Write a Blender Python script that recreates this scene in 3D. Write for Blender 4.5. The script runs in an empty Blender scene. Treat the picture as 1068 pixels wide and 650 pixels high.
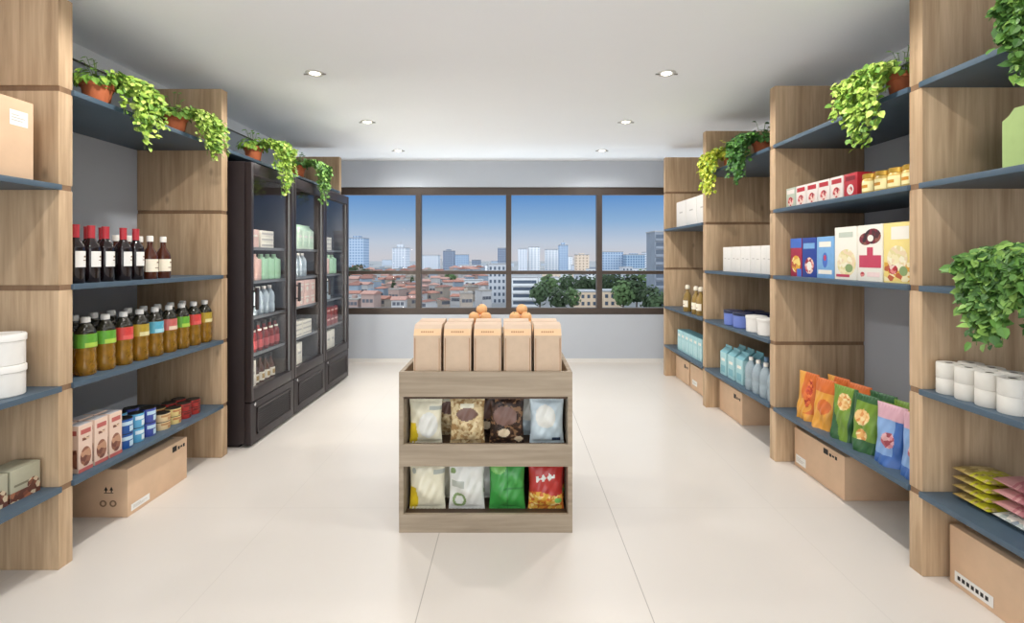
import bpy, bmesh, math, random
from mathutils import Vector, Matrix
random.seed(7)
S = bpy.context.scene
COL = S.collection
PI = math.pi

# ------------------------------------------------------------------ camera, world, exposure
F, CX, CY, H = 520.0, 535.0, 268.0, 1.36            # focal length and principal point in pixels of the 1068x650 frame
cd = bpy.data.cameras.new('camera')
cam = bpy.data.objects.new('camera', cd)
COL.objects.link(cam)
cam.location = (0, 0, H)
cam.rotation_euler = (PI / 2, 0, 0)
cd.sensor_width = 36.0
cd.lens = F / 1068 * 36.0
cd.shift_x = (534 - CX) / 1068
cd.shift_y = (CY - 325) / 1068
cd.clip_start = 0.05
cd.clip_end = 4000
S.camera = cam
S.view_settings.view_transform = 'Standard'
S.view_settings.look = 'None'
S.view_settings.gamma = 1
S.view_settings.exposure = 0.0
S.view_settings.use_curve_mapping = False


def lin(c):
    if isinstance(c, str):
        c = c.lstrip('#')
        c = [int(c[i:i + 2], 16) for i in (0, 2, 4)]
    o = []
    for v in c[:3]:
        v = v / 255.0
        o.append(v / 12.92 if v <= 0.04045 else ((v + 0.055) / 1.055) ** 2.4)
    return (*o, 1.0)


SPOT_W = 47.0
SPOT_COL = (1.0, 0.965, 0.92)
LED = 130.0
BACK_SKY_FILL = 3.0                     # unseen sky behind the camera, brightened as fill through the open south wall
S.cycles.diffuse_bounces = 8
S.cycles.max_bounces = 14
SUN = 0.35
HIGH = 2.2                     # unseen upper sky, brightened to throw more light in through the window

w = bpy.data.worlds.new('evening_sky')
S.world = w
w.use_nodes = True
nt = w.node_tree
nt.nodes.clear()
tc = nt.nodes.new('ShaderNodeTexCoord')
sp = nt.nodes.new('ShaderNodeSeparateXYZ')
rp = nt.nodes.new('ShaderNodeValToRGB')
bg = nt.nodes.new('ShaderNodeBackground')
ow = nt.nodes.new('ShaderNodeOutputWorld')
nt.links.new(tc.outputs['Generated'], sp.inputs[0])
nt.links.new(sp.outputs['Z'], rp.inputs[0])
mr0 = nt.nodes.new('ShaderNodeMapRange')
mr0.interpolation_type = 'SMOOTHSTEP'
mr0.inputs['From Min'].default_value = 0.1
mr0.inputs['From Max'].default_value = -0.6
nt.links.new(sp.outputs['Y'], mr0.inputs['Value'])
mw = nt.nodes.new('ShaderNodeMix')
mw.data_type = 'RGBA'
nt.links.new(mr0.outputs[0], mw.inputs[0])
nt.links.new(rp.outputs[0], mw.inputs[6])
mw.inputs[7].default_value = (BACK_SKY_FILL * .97, BACK_SKY_FILL * 0.985, BACK_SKY_FILL, 1)
mr1 = nt.nodes.new('ShaderNodeMapRange')
mr1.interpolation_type = 'SMOOTHSTEP'
mr1.inputs['From Min'].default_value = 0.15
mr1.inputs['From Max'].default_value = 0.42
nt.links.new(sp.outputs['Z'], mr1.inputs['Value'])
mh = nt.nodes.new('ShaderNodeMix')
mh.data_type = 'RGBA'
nt.links.new(mr1.outputs[0], mh.inputs[0])
nt.links.new(mw.outputs[2], mh.inputs[6])
mh.inputs[7].default_value = (HIGH * .86, HIGH * .95, HIGH, 1)
nt.links.new(mh.outputs[2], bg.inputs[0])
nt.links.new(bg.outputs[0], ow.inputs[0])
el = rp.color_ramp.elements
el[0].position = 0.0
el[0].color = lin((208, 206, 212))
el[1].position = 0.30
el[1].color = lin((70, 122, 190))
for p_, c_ in ((0.028, (196, 205, 219)), (0.07, (146, 180, 216)), (0.13, (88, 142, 204))):
    e = el.new(p_)
    e.color = lin(c_)
bg.inputs[1].default_value = 1.0

sd = bpy.data.lights.new('evening_sun', 'SUN')
sd.energy = SUN
sd.color = (1.0, 0.85, 0.72)
sd.angle = math.radians(3)
so = bpy.data.objects.new('evening_sun', sd)
COL.objects.link(so)
so.rotation_euler = (math.radians(62), 0, math.radians(-48))
# added area lamp outside below the sill, brightens the far ceiling
ad_ = bpy.data.lights.new('ceiling_fill', 'AREA')
ad_.shape = 'RECTANGLE'
ad_.size, ad_.size_y = 4.4, 1.1
ad_.energy = 98.0
ad_.color = (0.78, 0.90, 1.0)
ao = bpy.data.objects.new('ceiling_fill', ad_)
COL.objects.link(ao)
ao.location = (-0.05, 7.35, 0.40)
ao.rotation_euler = (math.radians(180 - 25), 0, 0)

# ------------------------------------------------------------------ materials
MATS = {}


def M(name, c='#888888', r=0.5, m=0.0, em=0.0, tr=0.0, ior=1.45, spec=0.5, var=0.0, vs=30.0, coat=0.0):
    if name in MATS:
        return MATS[name]
    t = bpy.data.materials.new(name)
    MATS[name] = t
    t.use_nodes = True
    n = t.node_tree.nodes
    b = n['Principled BSDF']
    b.inputs['Base Color'].default_value = lin(c)
    b.inputs['Roughness'].default_value = r
    b.inputs['Metallic'].default_value = m
    b.inputs['IOR'].default_value = ior
    b.inputs['Specular IOR Level'].default_value = spec
    b.inputs['Transmission Weight'].default_value = tr
    b.inputs['Coat Weight'].default_value = coat
    if em:
        b.inputs['Emission Color'].default_value = lin(c)
        b.inputs['Emission Strength'].default_value = em
    if var:
        l = t.node_tree.links
        tcn = n.new('ShaderNodeTexCoord')
        no = n.new('ShaderNodeTexNoise')
        no.inputs['Scale'].default_value = vs
        no.inputs['Detail'].default_value = 4
        hs = n.new('ShaderNodeHueSaturation')
        hs.inputs['Color'].default_value = lin(c)
        mr = n.new('ShaderNodeMapRange')
        mr.inputs['From Min'].default_value = 0.3
        mr.inputs['From Max'].default_value = 0.7
        mr.inputs['To Min'].default_value = 1 - var
        mr.inputs['To Max'].default_value = 1 + var
        l.new(tcn.outputs['Object'], no.inputs['Vector'])
        l.new(no.outputs['Fac'], mr.inputs['Value'])
        l.new(mr.outputs[0], hs.inputs['Value'])
        l.new(hs.outputs[0], b.inputs['Base Color'])
    return t


def chips(name, cols, scale=60.0, r=0.4):
    """printed packaging picture: patches of a few colours"""
    if name in MATS:
        return MATS[name]
    t = M(name, cols[0], r)
    n, l = t.node_tree.nodes, t.node_tree.links
    tcn = n.new('ShaderNodeTexCoord')
    v = n.new('ShaderNodeTexVoronoi')
    v.inputs['Scale'].default_value = scale
    s = n.new('ShaderNodeSeparateColor')
    rr = n.new('ShaderNodeValToRGB')
    rr.color_ramp.interpolation = 'CONSTANT'
    e = rr.color_ramp.elements
    e[0].color = lin(cols[0])
    e[1].position = 1 / len(cols)
    e[1].color = lin(cols[1])
    for i in range(2, len(cols)):
        k = e.new(i / len(cols))
        k.color = lin(cols[i])
    l.new(tcn.outputs['Object'], v.inputs['Vector'])
    l.new(v.outputs['Color'], s.inputs[0])
    l.new(s.outputs[0], rr.inputs[0])
    l.new(rr.outputs[0], n['Principled BSDF'].inputs['Base Color'])
    return t


def wood(name, dark, light, grain='z', rough=0.55):
    if name in MATS:
        return MATS[name]
    t = M(name, light, rough, spec=0.3)
    n, l = t.node_tree.nodes, t.node_tree.links
    b = n['Principled BSDF']
    tcn = n.new('ShaderNodeTexCoord')
    oi = n.new('ShaderNodeObjectInfo')
    ad = n.new('ShaderNodeVectorMath')
    ad.operation = 'ADD'
    sc = n.new('ShaderNodeVectorMath')
    sc.operation = 'SCALE'
    cb = n.new('ShaderNodeCombineXYZ')
    for k in range(3):
        l.new(oi.outputs['Random'], cb.inputs[k])
    l.new(cb.outputs[0], sc.inputs[0])
    sc.inputs['Scale'].default_value = 37.0
    l.new(tcn.outputs['Object'], ad.inputs[0])
    l.new(sc.outputs[0], ad.inputs[1])
    mp = n.new('ShaderNodeMapping')
    mp.inputs['Scale'].default_value = (14, 14, 1.1) if grain == 'z' else (1.1, 14, 14)
    l.new(ad.outputs[0], mp.inputs[0])
    n1 = n.new('ShaderNodeTexNoise')
    n1.inputs['Scale'].default_value = 1.0
    n1.inputs['Detail'].default_value = 6
    n1.inputs['Roughness'].default_value = 0.62
    n1.inputs['Distortion'].default_value = 0.5
    l.new(mp.outputs[0], n1.inputs['Vector'])
    mp2 = n.new('ShaderNodeMapping')
    mp2.inputs['Scale'].default_value = (60, 60, 2.5) if grain == 'z' else (2.5, 60, 60)
    l.new(ad.outputs[0], mp2.inputs[0])
    n2 = n.new('ShaderNodeTexNoise')
    n2.inputs['Scale'].default_value = 1.0
    n2.inputs['Detail'].default_value = 3
    l.new(mp2.outputs[0], n2.inputs['Vector'])
    mx = n.new('ShaderNodeMix')
    mx.data_type = 'FLOAT'
    mx.inputs[0].default_value = 0.35
    l.new(n1.outputs['Fac'], mx.inputs[2])
    l.new(n2.outputs['Fac'], mx.inputs[3])
    rr = n.new('ShaderNodeValToRGB')
    e = rr.color_ramp.elements
    e[0].position = 0.34
    e[0].color = lin(dark)
    e[1].position = 0.64
    e[1].color = lin(light)
    l.new(mx.outputs[0], rr.inputs[0])
    # a few small knots
    vo = n.new('ShaderNodeTexVoronoi')
    vo.inputs['Scale'].default_value = 5.0
    mp3 = n.new('ShaderNodeMapping')
    mp3.inputs['Scale'].default_value = (1, 1, 0.5) if grain == 'z' else (0.5, 1, 1)
    l.new(ad.outputs[0], mp3.inputs[0])
    l.new(mp3.outputs[0], vo.inputs['Vector'])
    mr = n.new('ShaderNodeMapRange')
    mr.inputs['From Min'].default_value = 0.02
    mr.inputs['From Max'].default_value = 0.09
    mr.inputs['To Min'].default_value = 0.62
    mr.inputs['To Max'].default_value = 1.0
    l.new(vo.outputs['Distance'], mr.inputs['Value'])
    hs = n.new('ShaderNodeHueSaturation')
    l.new(rr.outputs[0], hs.inputs['Color'])
    l.new(mr.outputs[0], hs.inputs['Value'])
    l.new(hs.outputs[0], b.inputs['Base Color'])
    bp = n.new('ShaderNodeBump')
    bp.inputs['Strength'].default_value = 0.12
    bp.inputs['Distance'].default_value = 0.003
    l.new(mx.outputs[0], bp.inputs['Height'])
    l.new(bp.outputs[0], b.inputs['Normal'])
    return t


def pane_glass(name, tint=(1, 1, 1), refl=0.06):
    if name in MATS:
        return MATS[name]
    t = bpy.data.materials.new(name)
    MATS[name] = t
    t.use_nodes = True
    n, l = t.node_tree.nodes, t.node_tree.links
    n.clear()
    o = n.new('ShaderNodeOutputMaterial')
    mx = n.new('ShaderNodeMixShader')
    a = n.new('ShaderNodeBsdfTransparent')
    a.inputs[0].default_value = (*tint, 1)
    g = n.new('ShaderNodeBsdfGlossy')
    g.inputs['Roughness'].default_value = 0.0
    lw = n.new('ShaderNodeLayerWeight')
    lw.inputs[0].default_value = 0.5
    pw = n.new('ShaderNodeMath')
    pw.operation = 'POWER'
    pw.inputs[1].default_value = 4.0
    l.new(lw.outputs['Facing'], pw.inputs[0])
    mt = n.new('ShaderNodeMath')
    mt.operation = 'MULTIPLY_ADD'
    mt.inputs[1].default_value = refl
    mt.inputs[2].default_value = 0.001 if refl < .2 else 0.012
    l.new(pw.outputs[0], mt.inputs[0])
    l.new(mt.outputs[0], mx.inputs[0])
    l.new(a.outputs[0], mx.inputs[1])
    l.new(g.outputs[0], mx.inputs[2])
    l.new(mx.outputs[0], o.inputs[0])
    return t


def facade(name, wall, glass, sx, sz, fx=0.5, fz=0.5):
    if name in MATS:
        return MATS[name]
    t = M(name, wall, 0.7)
    n, l = t.node_tree.nodes, t.node_tree.links
    tcn = n.new('ShaderNodeTexCoord')
    s = n.new('ShaderNodeSeparateXYZ')
    l.new(tcn.outputs['Object'], s.inputs[0])

    def mth(op, a, b=None):
        k = n.new('ShaderNodeMath')
        k.operation = op
        for i, v in enumerate((a, b)):
            if v is None:
                continue
            if isinstance(v, (int, float)):
                k.inputs[i].default_value = v
            else:
                l.new(v, k.inputs[i])
        return k.outputs[0]
    u = mth('FRACT', mth('DIVIDE', mth('ADD', s.outputs[0], s.outputs[1]), sx))
    v = mth('FRACT', mth('DIVIDE', s.outputs[2], sz))
    k = mth('MULTIPLY', mth('LESS_THAN', u, fx), mth('LESS_THAN', v, fz))
    mx = n.new('ShaderNodeMix')
    mx.data_type = 'RGBA'
    l.new(k, mx.inputs[0])
    mx.inputs[6].default_value = lin(wall)
    mx.inputs[7].default_value = lin(glass)
    l.new(mx.outputs[2], n['Principled BSDF'].inputs['Base Color'])
    return t


# ------------------------------------------------------------------ mesh helpers
class MB:
    """collects polygons with one material per face, then links them as ONE mesh"""

    def __init__(s):
        s.v, s.f, s.m, s.mats = [], [], [], []

    def mi(s, m):
        if m not in s.mats:
            s.mats.append(m)
        return s.mats.index(m)

    def add(s, vs, fs, m):
        o = len(s.v)
        k = s.mi(m)
        s.v += [tuple(x) for x in vs]
        for f in fs:
            s.f.append([i + o for i in f])
            s.m.append(k)

    def box(s, x0, x1, y0, y1, z0, z1, m, bev=0.0):
        if bev <= 0:
            vs = [(x, y, z) for z in (z0, z1) for y in (y0, y1) for x in (x0, x1)]
            s.add(vs, [(0, 2, 3, 1), (4, 5, 7, 6), (0, 1, 5, 4), (1, 3, 7, 5), (3, 2, 6, 7), (2, 0, 4, 6)], m)
            return
        b = bmesh.new()
        bmesh.ops.create_cube(b, size=1.0)
        for q in b.verts:
            q.co = Vector(((x0 + x1) / 2 + q.co.x * (x1 - x0), (y0 + y1) / 2 + q.co.y * (y1 - y0), (z0 + z1) / 2 + q.co.z * (z1 - z0)))
        bmesh.ops.bevel(b, geom=b.edges[:], offset=bev, segments=2, profile=0.6, affect='EDGES')
        s.bm(b, m)

    def bm(s, b, m):
        b.verts.ensure_lookup_table()
        b.verts.index_update()
        s.add([v.co[:] for v in b.verts], [[v.index for v in f.verts] for f in b.faces], m)
        b.free()

    def prism(s, pts, x0, x1, m, face_m=None):
        """polygon in the y-z plane swept along x; face_m: {edge index: material}"""
        n = len(pts)
        vs = [(x0, *p) for p in pts] + [(x1, *p) for p in pts]
        s.add(vs, [list(range(n))[::-1], [n + i for i in range(n)]], m)
        for i in range(n):
            j = (i + 1) % n
            s.add([vs[i], vs[j], vs[n + j], vs[n + i]], [(0, 1, 2, 3)], (face_m or {}).get(i, m))

    def lathe(s, prof, m, seg=20, at=(0, 0, 0), ms=None):
        """profile of (radius, z); ms: {segment index: material}"""
        rings = []
        vs = []
        for r, z in prof:
            if r < 1e-6:
                rings.append([len(vs)])
                vs.append((at[0], at[1], at[2] + z))
            else:
                rings.append(list(range(len(vs), len(vs) + seg)))
                vs += [(at[0] + r * math.cos(2 * PI * i / seg), at[1] + r * math.sin(2 * PI * i / seg), at[2] + z) for i in range(seg)]
        o = len(s.v)
        s.v += vs
        for k in range(len(rings) - 1):
            a, b = rings[k], rings[k + 1]
            mm = s.mi((ms or {}).get(k, m))
            for i in range(seg):
                j = (i + 1) % seg
                if len(a) == 1 and len(b) == 1:
                    continue
                if len(a) == 1:
                    f = [a[0], b[j], b[i]][::-1]
                elif len(b) == 1:
                    f = [a[i], a[j], b[0]]
                else:
                    f = [a[i], a[j], b[j], b[i]]
                s.f.append([q + o for q in f])
                s.m.append(mm)

    def patch(s, r, z0, z1, a0, a1, m, at=(0, 0), seg=10):
        """curved label on a cylinder; angles around z, -pi/2 faces local -y"""
        vs, fs = [], []
        for i in range(seg + 1):
            a = a0 + (a1 - a0) * i / seg
            for z in (z0, z1):
                vs.append((at[0] + r * math.cos(a), at[1] + r * math.sin(a), z))
        for i in range(seg):
            fs.append((2 * i, 2 * i + 2, 2 * i + 3, 2 * i + 1))
        s.add(vs, fs, m)

    def tube(s, pts, r, m, seg=8):
        pts = [Vector(p) for p in pts]
        rings, vs = [], []
        for i, p in enumerate(pts):
            d = (pts[min(i + 1, len(pts) - 1)] - pts[max(i - 1, 0)]).normalized()
            u = d.orthogonal().normalized()
            v = d.cross(u)
            for k in range(seg):
                a = 2 * PI * k / seg
                vs.append(p + (u * math.cos(a) + v * math.sin(a)) * r)
        fs = []
        for i in range(len(pts) - 1):
            for k in range(seg):
                j = (k + 1) % seg
                fs.append((i * seg + k, i * seg + j, (i + 1) * seg + j, (i + 1) * seg + k))
        fs.append(list(range(seg))[::-1])
        fs.append([(len(pts) - 1) * seg + k for k in range(seg)])
        s.add(vs, fs, m)

    def mesh(s, name, smooth=None):
        me = bpy.data.meshes.new(name)
        me.from_pydata(s.v, [], s.f)
        for m in s.mats:
            me.materials.append(m)
        me.polygons.foreach_set('material_index', s.m)
        if smooth:
            me.polygons.foreach_set('use_smooth', [True] * len(s.f))
            me.update()
            me.set_sharp_from_angle(angle=math.radians(smooth))
        me.update()
        return me


def link(name, me, parent=None, loc=(0, 0, 0), rz=0.0, **props):
    if isinstance(me, tuple):
        me = me[0].mesh(name, me[1])
    elif isinstance(me, MB):
        me = me.mesh(name)
    o = bpy.data.objects.new(name, me)
    COL.objects.link(o)
    if parent is not None:
        o.parent = parent
    o.location = loc
    o.rotation_euler = (0, 0, rz)
    for k, v in props.items():
        if v is not None:
            o[k] = v
    return o


def thing(name, label, category, loc=(0, 0, 0), rz=0.0, group=None):
    return link(name, None, None, loc, rz, label=label, category=category, group=group)


def place(name, parts, loc, rz, label, category, group=None):
    """parts: one mesh, or a list of (part name, mesh, own label or None) that share their data between copies"""
    if not isinstance(parts, list):
        return link(name, parts, None, loc, rz, label=label, category=category, group=group)
    r = thing(name, label, category, loc, rz, group)
    for p in parts:
        link(p[0], p[1], r, label=p[2] if len(p) > 2 else None)
    return r


def struct(name, mb, parent=None):
    o = link(name, mb, parent)
    o['kind'] = 'structure'
    return o


ORD = ['first', 'second', 'third', 'fourth', 'fifth', 'sixth', 'seventh', 'eighth', 'ninth', 'tenth', 'eleventh', 'twelfth']


def nth(i):
    return ORD[i]


LEFT, RIGHT = PI / 2, -PI / 2          # rz that turns a thing's front (local -y) to the aisle

# ------------------------------------------------------------------ palette
OAK = wood('oak', '#a48869', '#cfb392')
OAKD = wood('oak groove', '#7d624b', '#937559')
OAKH = wood('display oak', '#928370', '#b2a28d', 'x')
BLUE = M('blue steel', '#485a69', 0.45, var=0.04, vs=12)
CEIL = M('ceiling paint', '#f8fafd', 0.9, var=0.01, vs=2)
WALLM = M('wall paint', '#bcc2cb', 0.85, var=0.015, vs=3)
SKIRT = M('skirting white', '#dedcd8', 0.6, var=0.01, vs=5)
BRONZE = M('window bronze', '#4a3f38', 0.45, var=0.04, vs=9)
BLACKM = M('fridge black', '#2c2425', 0.38, var=0.05, vs=8)
BLACKI = M('fridge lining', '#3d3f42', 0.6, var=0.03, vs=8)
CARD = M('cardboard', '#d8b797', 0.8, var=0.04, vs=14)
CARDD = M('cardboard seam', '#bf9e7c', 0.8, var=0.03, vs=14)
WHITE = M('white paper', '#eceae5', 0.6, var=0.01, vs=20)
INK = M('black ink', '#2a2523', 0.7, var=0.02)
GRL0 = M('pale print', '#b9b2a8', 0.7, var=.02)
INKF = M('faded ink', '#8b6f57', 0.8, var=0.02)

# ------------------------------------------------------------------ the room
XL, XR, YN, YB, ZC = -2.545, 2.335, -2.2, 6.43, 2.6
LEV = [0.36, 0.797, 1.237, 1.675, 2.105]
XFL, XFR = -1.972, 1.741

fl = M('porcelain floor', '#e9e1d7', 0.33, spec=0.45)
n, l = fl.node_tree.nodes, fl.node_tree.links
tcn = n.new('ShaderNodeTexCoord')
sx = n.new('ShaderNodeSeparateXYZ')
l.new(tcn.outputs['Object'], sx.inputs[0])


def nm(op, a, b=None):
    k = n.new('ShaderNodeMath')
    k.operation = op
    for i, v in enumerate((a, b)):
        if v is not None:
            if isinstance(v, (int, float)):
                k.inputs[i].default_value = v
            else:
                l.new(v, k.inputs[i])
    return k.outputs[0]


jx = nm('LESS_THAN', nm('ABSOLUTE', nm('SUBTRACT', nm('FRACT', nm('DIVIDE', nm('SUBTRACT', sx.outputs[0], -0.363 - 0.444), 0.888)), 0.5)), 0.0022)
jy = nm('LESS_THAN', nm('ABSOLUTE', nm('SUBTRACT', nm('FRACT', nm('DIVIDE', nm('SUBTRACT', sx.outputs[1], 2.70 - 0.888), 1.776)), 0.5)), 0.0008)
mxa = n.new('ShaderNodeMix')
mxa.data_type = 'RGBA'
noi = n.new('ShaderNodeTexNoise')
noi.inputs['Scale'].default_value = 1.2
noi.inputs['Detail'].default_value = 5
l.new(tcn.outputs['Object'], noi.inputs['Vector'])
l.new(noi.outputs['Fac'], mxa.inputs[0])
mxa.inputs[6].default_value = lin('#d8d0c7')
mxa.inputs[7].default_value = lin('#e1dad2')
mxb = n.new('ShaderNodeMix')
mxb.data_type = 'RGBA'
l.new(nm('MAXIMUM', nm('MULTIPLY', jx, nm('ADD', nm('MULTIPLY', nm('LESS_THAN', nm('ABSOLUTE', nm('SUBTRACT', sx.outputs[0], 0.1)), 0.7), 0.5), 0.12)), nm('MULTIPLY', jy, 0.2)), mxb.inputs[0])
l.new(mxa.outputs[2], mxb.inputs[6])
mxb.inputs[7].default_value = lin('#8d8378')
l.new(mxb.outputs[2], n['Principled BSDF'].inputs['Base Color'])

b = MB()
b.box(XL - .2, XR + .2, YN - .2, YB + .25, -0.12, 0, fl)
struct('floor', b)
b = MB()
b.box(XL - .2, XR + .2, YN - .2, YB + .25, ZC, ZC + .12, CEIL)
struct('ceiling', b)
for nm_, x0, x1 in (('wall_west', XL - .2, XL), ('wall_east', XR, XR + .2)):
    b = MB()
    b.box(x0, x1, YN, YB, 0, ZC, WALLM)
    struct(nm_, b)
b = MB()
b.box(XL - .2, -2.45, YN - .2, YN, 0, ZC, WALLM)
b.box(2.25, XR + .2, YN - .2, YN, 0, ZC, WALLM)
b.box(-2.45, 2.25, YN - .2, YN, 2.55, ZC, WALLM)
struct('wall_south', b)
WX0, WX1, WZ0, WZ1 = -2.40, 2.29, 0.615, 2.26       # window opening
b = MB()
b.box(XL - .2, XR + .2, YB, YB + .2, 0, WZ0, WALLM)
b.box(XL - .2, XR + .2, YB, YB + .2, WZ1, ZC, WALLM)
b.box(XL - .2, WX0, YB, YB + .2, WZ0, WZ1, WALLM)
b.box(WX1, XR + .2, YB, YB + .2, WZ0, WZ1, WALLM)
struct('wall_north', b)
b = MB()
b.box(XL, XR, YB - .012, YB, 0, 0.05, SKIRT)
struct('baseboard_north', b)
GAP = M('shadow gap', '#5a5654', 0.8, var=0.02)  # dark strip painted for the shade line of a ceiling reveal
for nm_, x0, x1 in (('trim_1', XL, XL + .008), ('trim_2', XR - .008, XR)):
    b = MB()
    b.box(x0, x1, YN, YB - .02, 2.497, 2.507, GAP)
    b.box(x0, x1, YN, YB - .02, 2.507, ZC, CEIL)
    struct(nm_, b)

b = MB()
b.box(-2.4, 2.3, YB + .25, 8.4, 0.15, 0.33, SKIRT)
struct('added_ledge', b)  # unseen ledge slab, added beneath the fill lamp

# window: frame, mullions, rails and panes
wr = link('window_1', None)
wr['kind'] = 'structure'
b = MB()
b.box(WX0, WX1, YB + .02, YB + .10, WZ1 - .095, WZ1, BRONZE, .004)
b.box(WX0, WX1, YB + .02, YB + .10, WZ0, WZ0 + .085, BRONZE, .004)
b.box(WX0, WX0 + .06, YB + .02, YB + .10, WZ0 + .085, WZ1 - .095, BRONZE)
b.box(WX1 - .06, WX1, YB + .02, YB + .10, WZ0 + .085, WZ1 - .095, BRONZE)
struct('window_frame', b, wr)
MUL = (-1.224, -0.056, 1.119)
edges = [WX0 + .06]
for x in MUL:
    b = MB()
    b.box(x - .035, x + .035, YB + .015, YB + .105, WZ0 + .085, WZ1 - .095, BRONZE, .004)
    struct('window_mullion', b, wr)
    edges += [x - .035, x + .035]
edges.append(WX1 - .06)
GL = pane_glass('window glass', (0.97, 0.98, 0.985), 0.08)
for i in range(4):
    x0, x1 = edges[2 * i], edges[2 * i + 1]
    b = MB()
    b.box(x0, x1, YB + .03, YB + .09, 1.135, 1.18, BRONZE, .003)
    struct('window_rail', b, wr)
    for z0, z1 in ((WZ0 + .085, 1.135), (1.18, WZ1 - .095)):
        b = MB()
        b.box(x0, x1, YB + .057, YB + .063, z0, z1, GL)
        struct('window_pane', b, wr)

# ------------------------------------------------------------------ shelving: uprights of stacked oak blocks, blue steel boards
YU_R = [0.93, 2.12, 3.31, 4.50, 5.69]
YU_L = [0.95, 2.163, 3.373, 5.66]
TU = 0.07
UTOP = 2.497


def upright(x_front, x_wall, y, label):
    r = thing('wooden_upright', label, 'shelf upright', ((x_front + x_wall) / 2, y, 0), 0, 'oak uprights of the wall shelving')
    hx = abs(x_wall - x_front) / 2
    s = 1 if x_front > x_wall else -1
    zs = [0.0] + LEV
    for i in range(6):
        z0 = zs[i]
        z1 = LEV[i] - .024 if i < 5 else UTOP
        b = MB()
        b.box(-hx, hx, 0, TU, z0, z1, OAK, .002)
        link('block', (b, 30), r)
    b = MB()
    xa, xb = (-hx + .001, hx - .0015) if s > 0 else (-hx + .0015, hx - .001)
    b.box(xa, xb, .006, TU - .006, .02, UTOP - .02, OAKD)
    link('core', b, r, label='dark recessed core seen in the joints')
    return r


for i, y in enumerate(YU_L):
    if i == 0:
        continue
    upright(XFL, XL + .002, y, ['', 'oak shelf upright nearer the entrance on the fridge side, beside the wine shelf',
                         'oak shelf upright standing against the side of the black fridges',
                         'oak shelf upright between the last fridge and the window wall'][i])
for i, y in enumerate(YU_R):
    if i == 0:
        continue
    upright(XFR, XR - .002, y, ['', 'oak shelf upright beside the white paper rolls, opposite the wine',
                         'oak shelf upright between the cereal boxes and the row of white cartons',
                         'oak shelf upright between the teal cartons and the amber bottles',
                         'oak shelf upright touching the end of the window, opposite the fridges'][i])


def shelf(side, y0, y1, z, label, th=.024):
    xf, xw = (XFL, XL) if side == 'L' else (XFR, XR)
    s = 1 if side == 'L' else -1
    b = MB()
    xs = sorted((xw + s * .003, xf + s * .012))
    b.box(xs[0], xs[1], y0, y1, z - th, z, BLUE, .0015)
    # folded front lip
    xs = sorted((xf + s * .006, xf + s * .013))
    return link('metal_shelf', (b, 30), None, label=label, category='shelf', group='blue steel shelf boards')


e_ = .005
NAMEZ = ['lowest', 'second lowest', 'middle', 'second highest', 'top']
for k in (0, 1, 3):
    shelf('L', 1.0, YU_L[1] + e_, LEV[k], ['blue steel shelf under the grey cartons, on the fridge side', 'blue steel shelf under the two white tubs',
                                     '', 'blue steel shelf under the big labelled cardboard box'][k])
for k in (0, 1, 2, 4):
    shelf('L', YU_L[1] + TU - e_, YU_L[2] + e_, LEV[k], ['blue steel shelf under the drink cartons and blue tins', 'blue steel shelf carrying the row of oil bottles',
                                             'blue steel shelf carrying the red capped wine bottles', '', 'blue steel top shelf with two plants above the wine'][k])
shelf('L', YU_L[2] + TU - e_, YU_L[3] + e_, LEV[4], 'long dark blue shelf running over the black fridges')
for k in range(5):
    shelf('R', 1.0, YU_R[1] + e_, LEV[k], ['blue steel shelf under the stacked yellow and pink packets', 'blue steel shelf under the white paper rolls',
                                     'blue steel shelf under the round leafy plant', 'blue steel shelf under the pale green carton', 'blue steel top shelf nearer the entrance, plant at its edge'][k])
for k in (0, 2, 3, 4):
    shelf('R', YU_R[1] + TU - e_, YU_R[2] + e_, LEV[k], ['blue steel shelf under the orange, green and blue pouches', '', 'blue steel shelf carrying the cereal boxes',
                                             'blue steel shelf carrying the small red boxes and gold jars', 'blue steel top shelf above the cereal boxes, one plant on it'][k])
for k in (0, 1, 2, 4):
    shelf('R', YU_R[2] + TU - e_, YU_R[3] + e_, LEV[k], ['blue steel shelf carrying the teal gable cartons', 'blue steel shelf carrying blue and white tubs',
                                             'blue steel shelf carrying five white cartons', '', 'blue steel top shelf with a yellow-green and a dark green plant'][k])
for k in (0, 1, 3):
    shelf('R', YU_R[3] + TU - e_, YU_R[4] + e_, LEV[k], ['blue steel shelf under the row of teal packs by the window', 'blue steel shelf under the amber bottles by the window',
                                             '', 'blue steel shelf under the white boxes by the window'][k])

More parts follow.
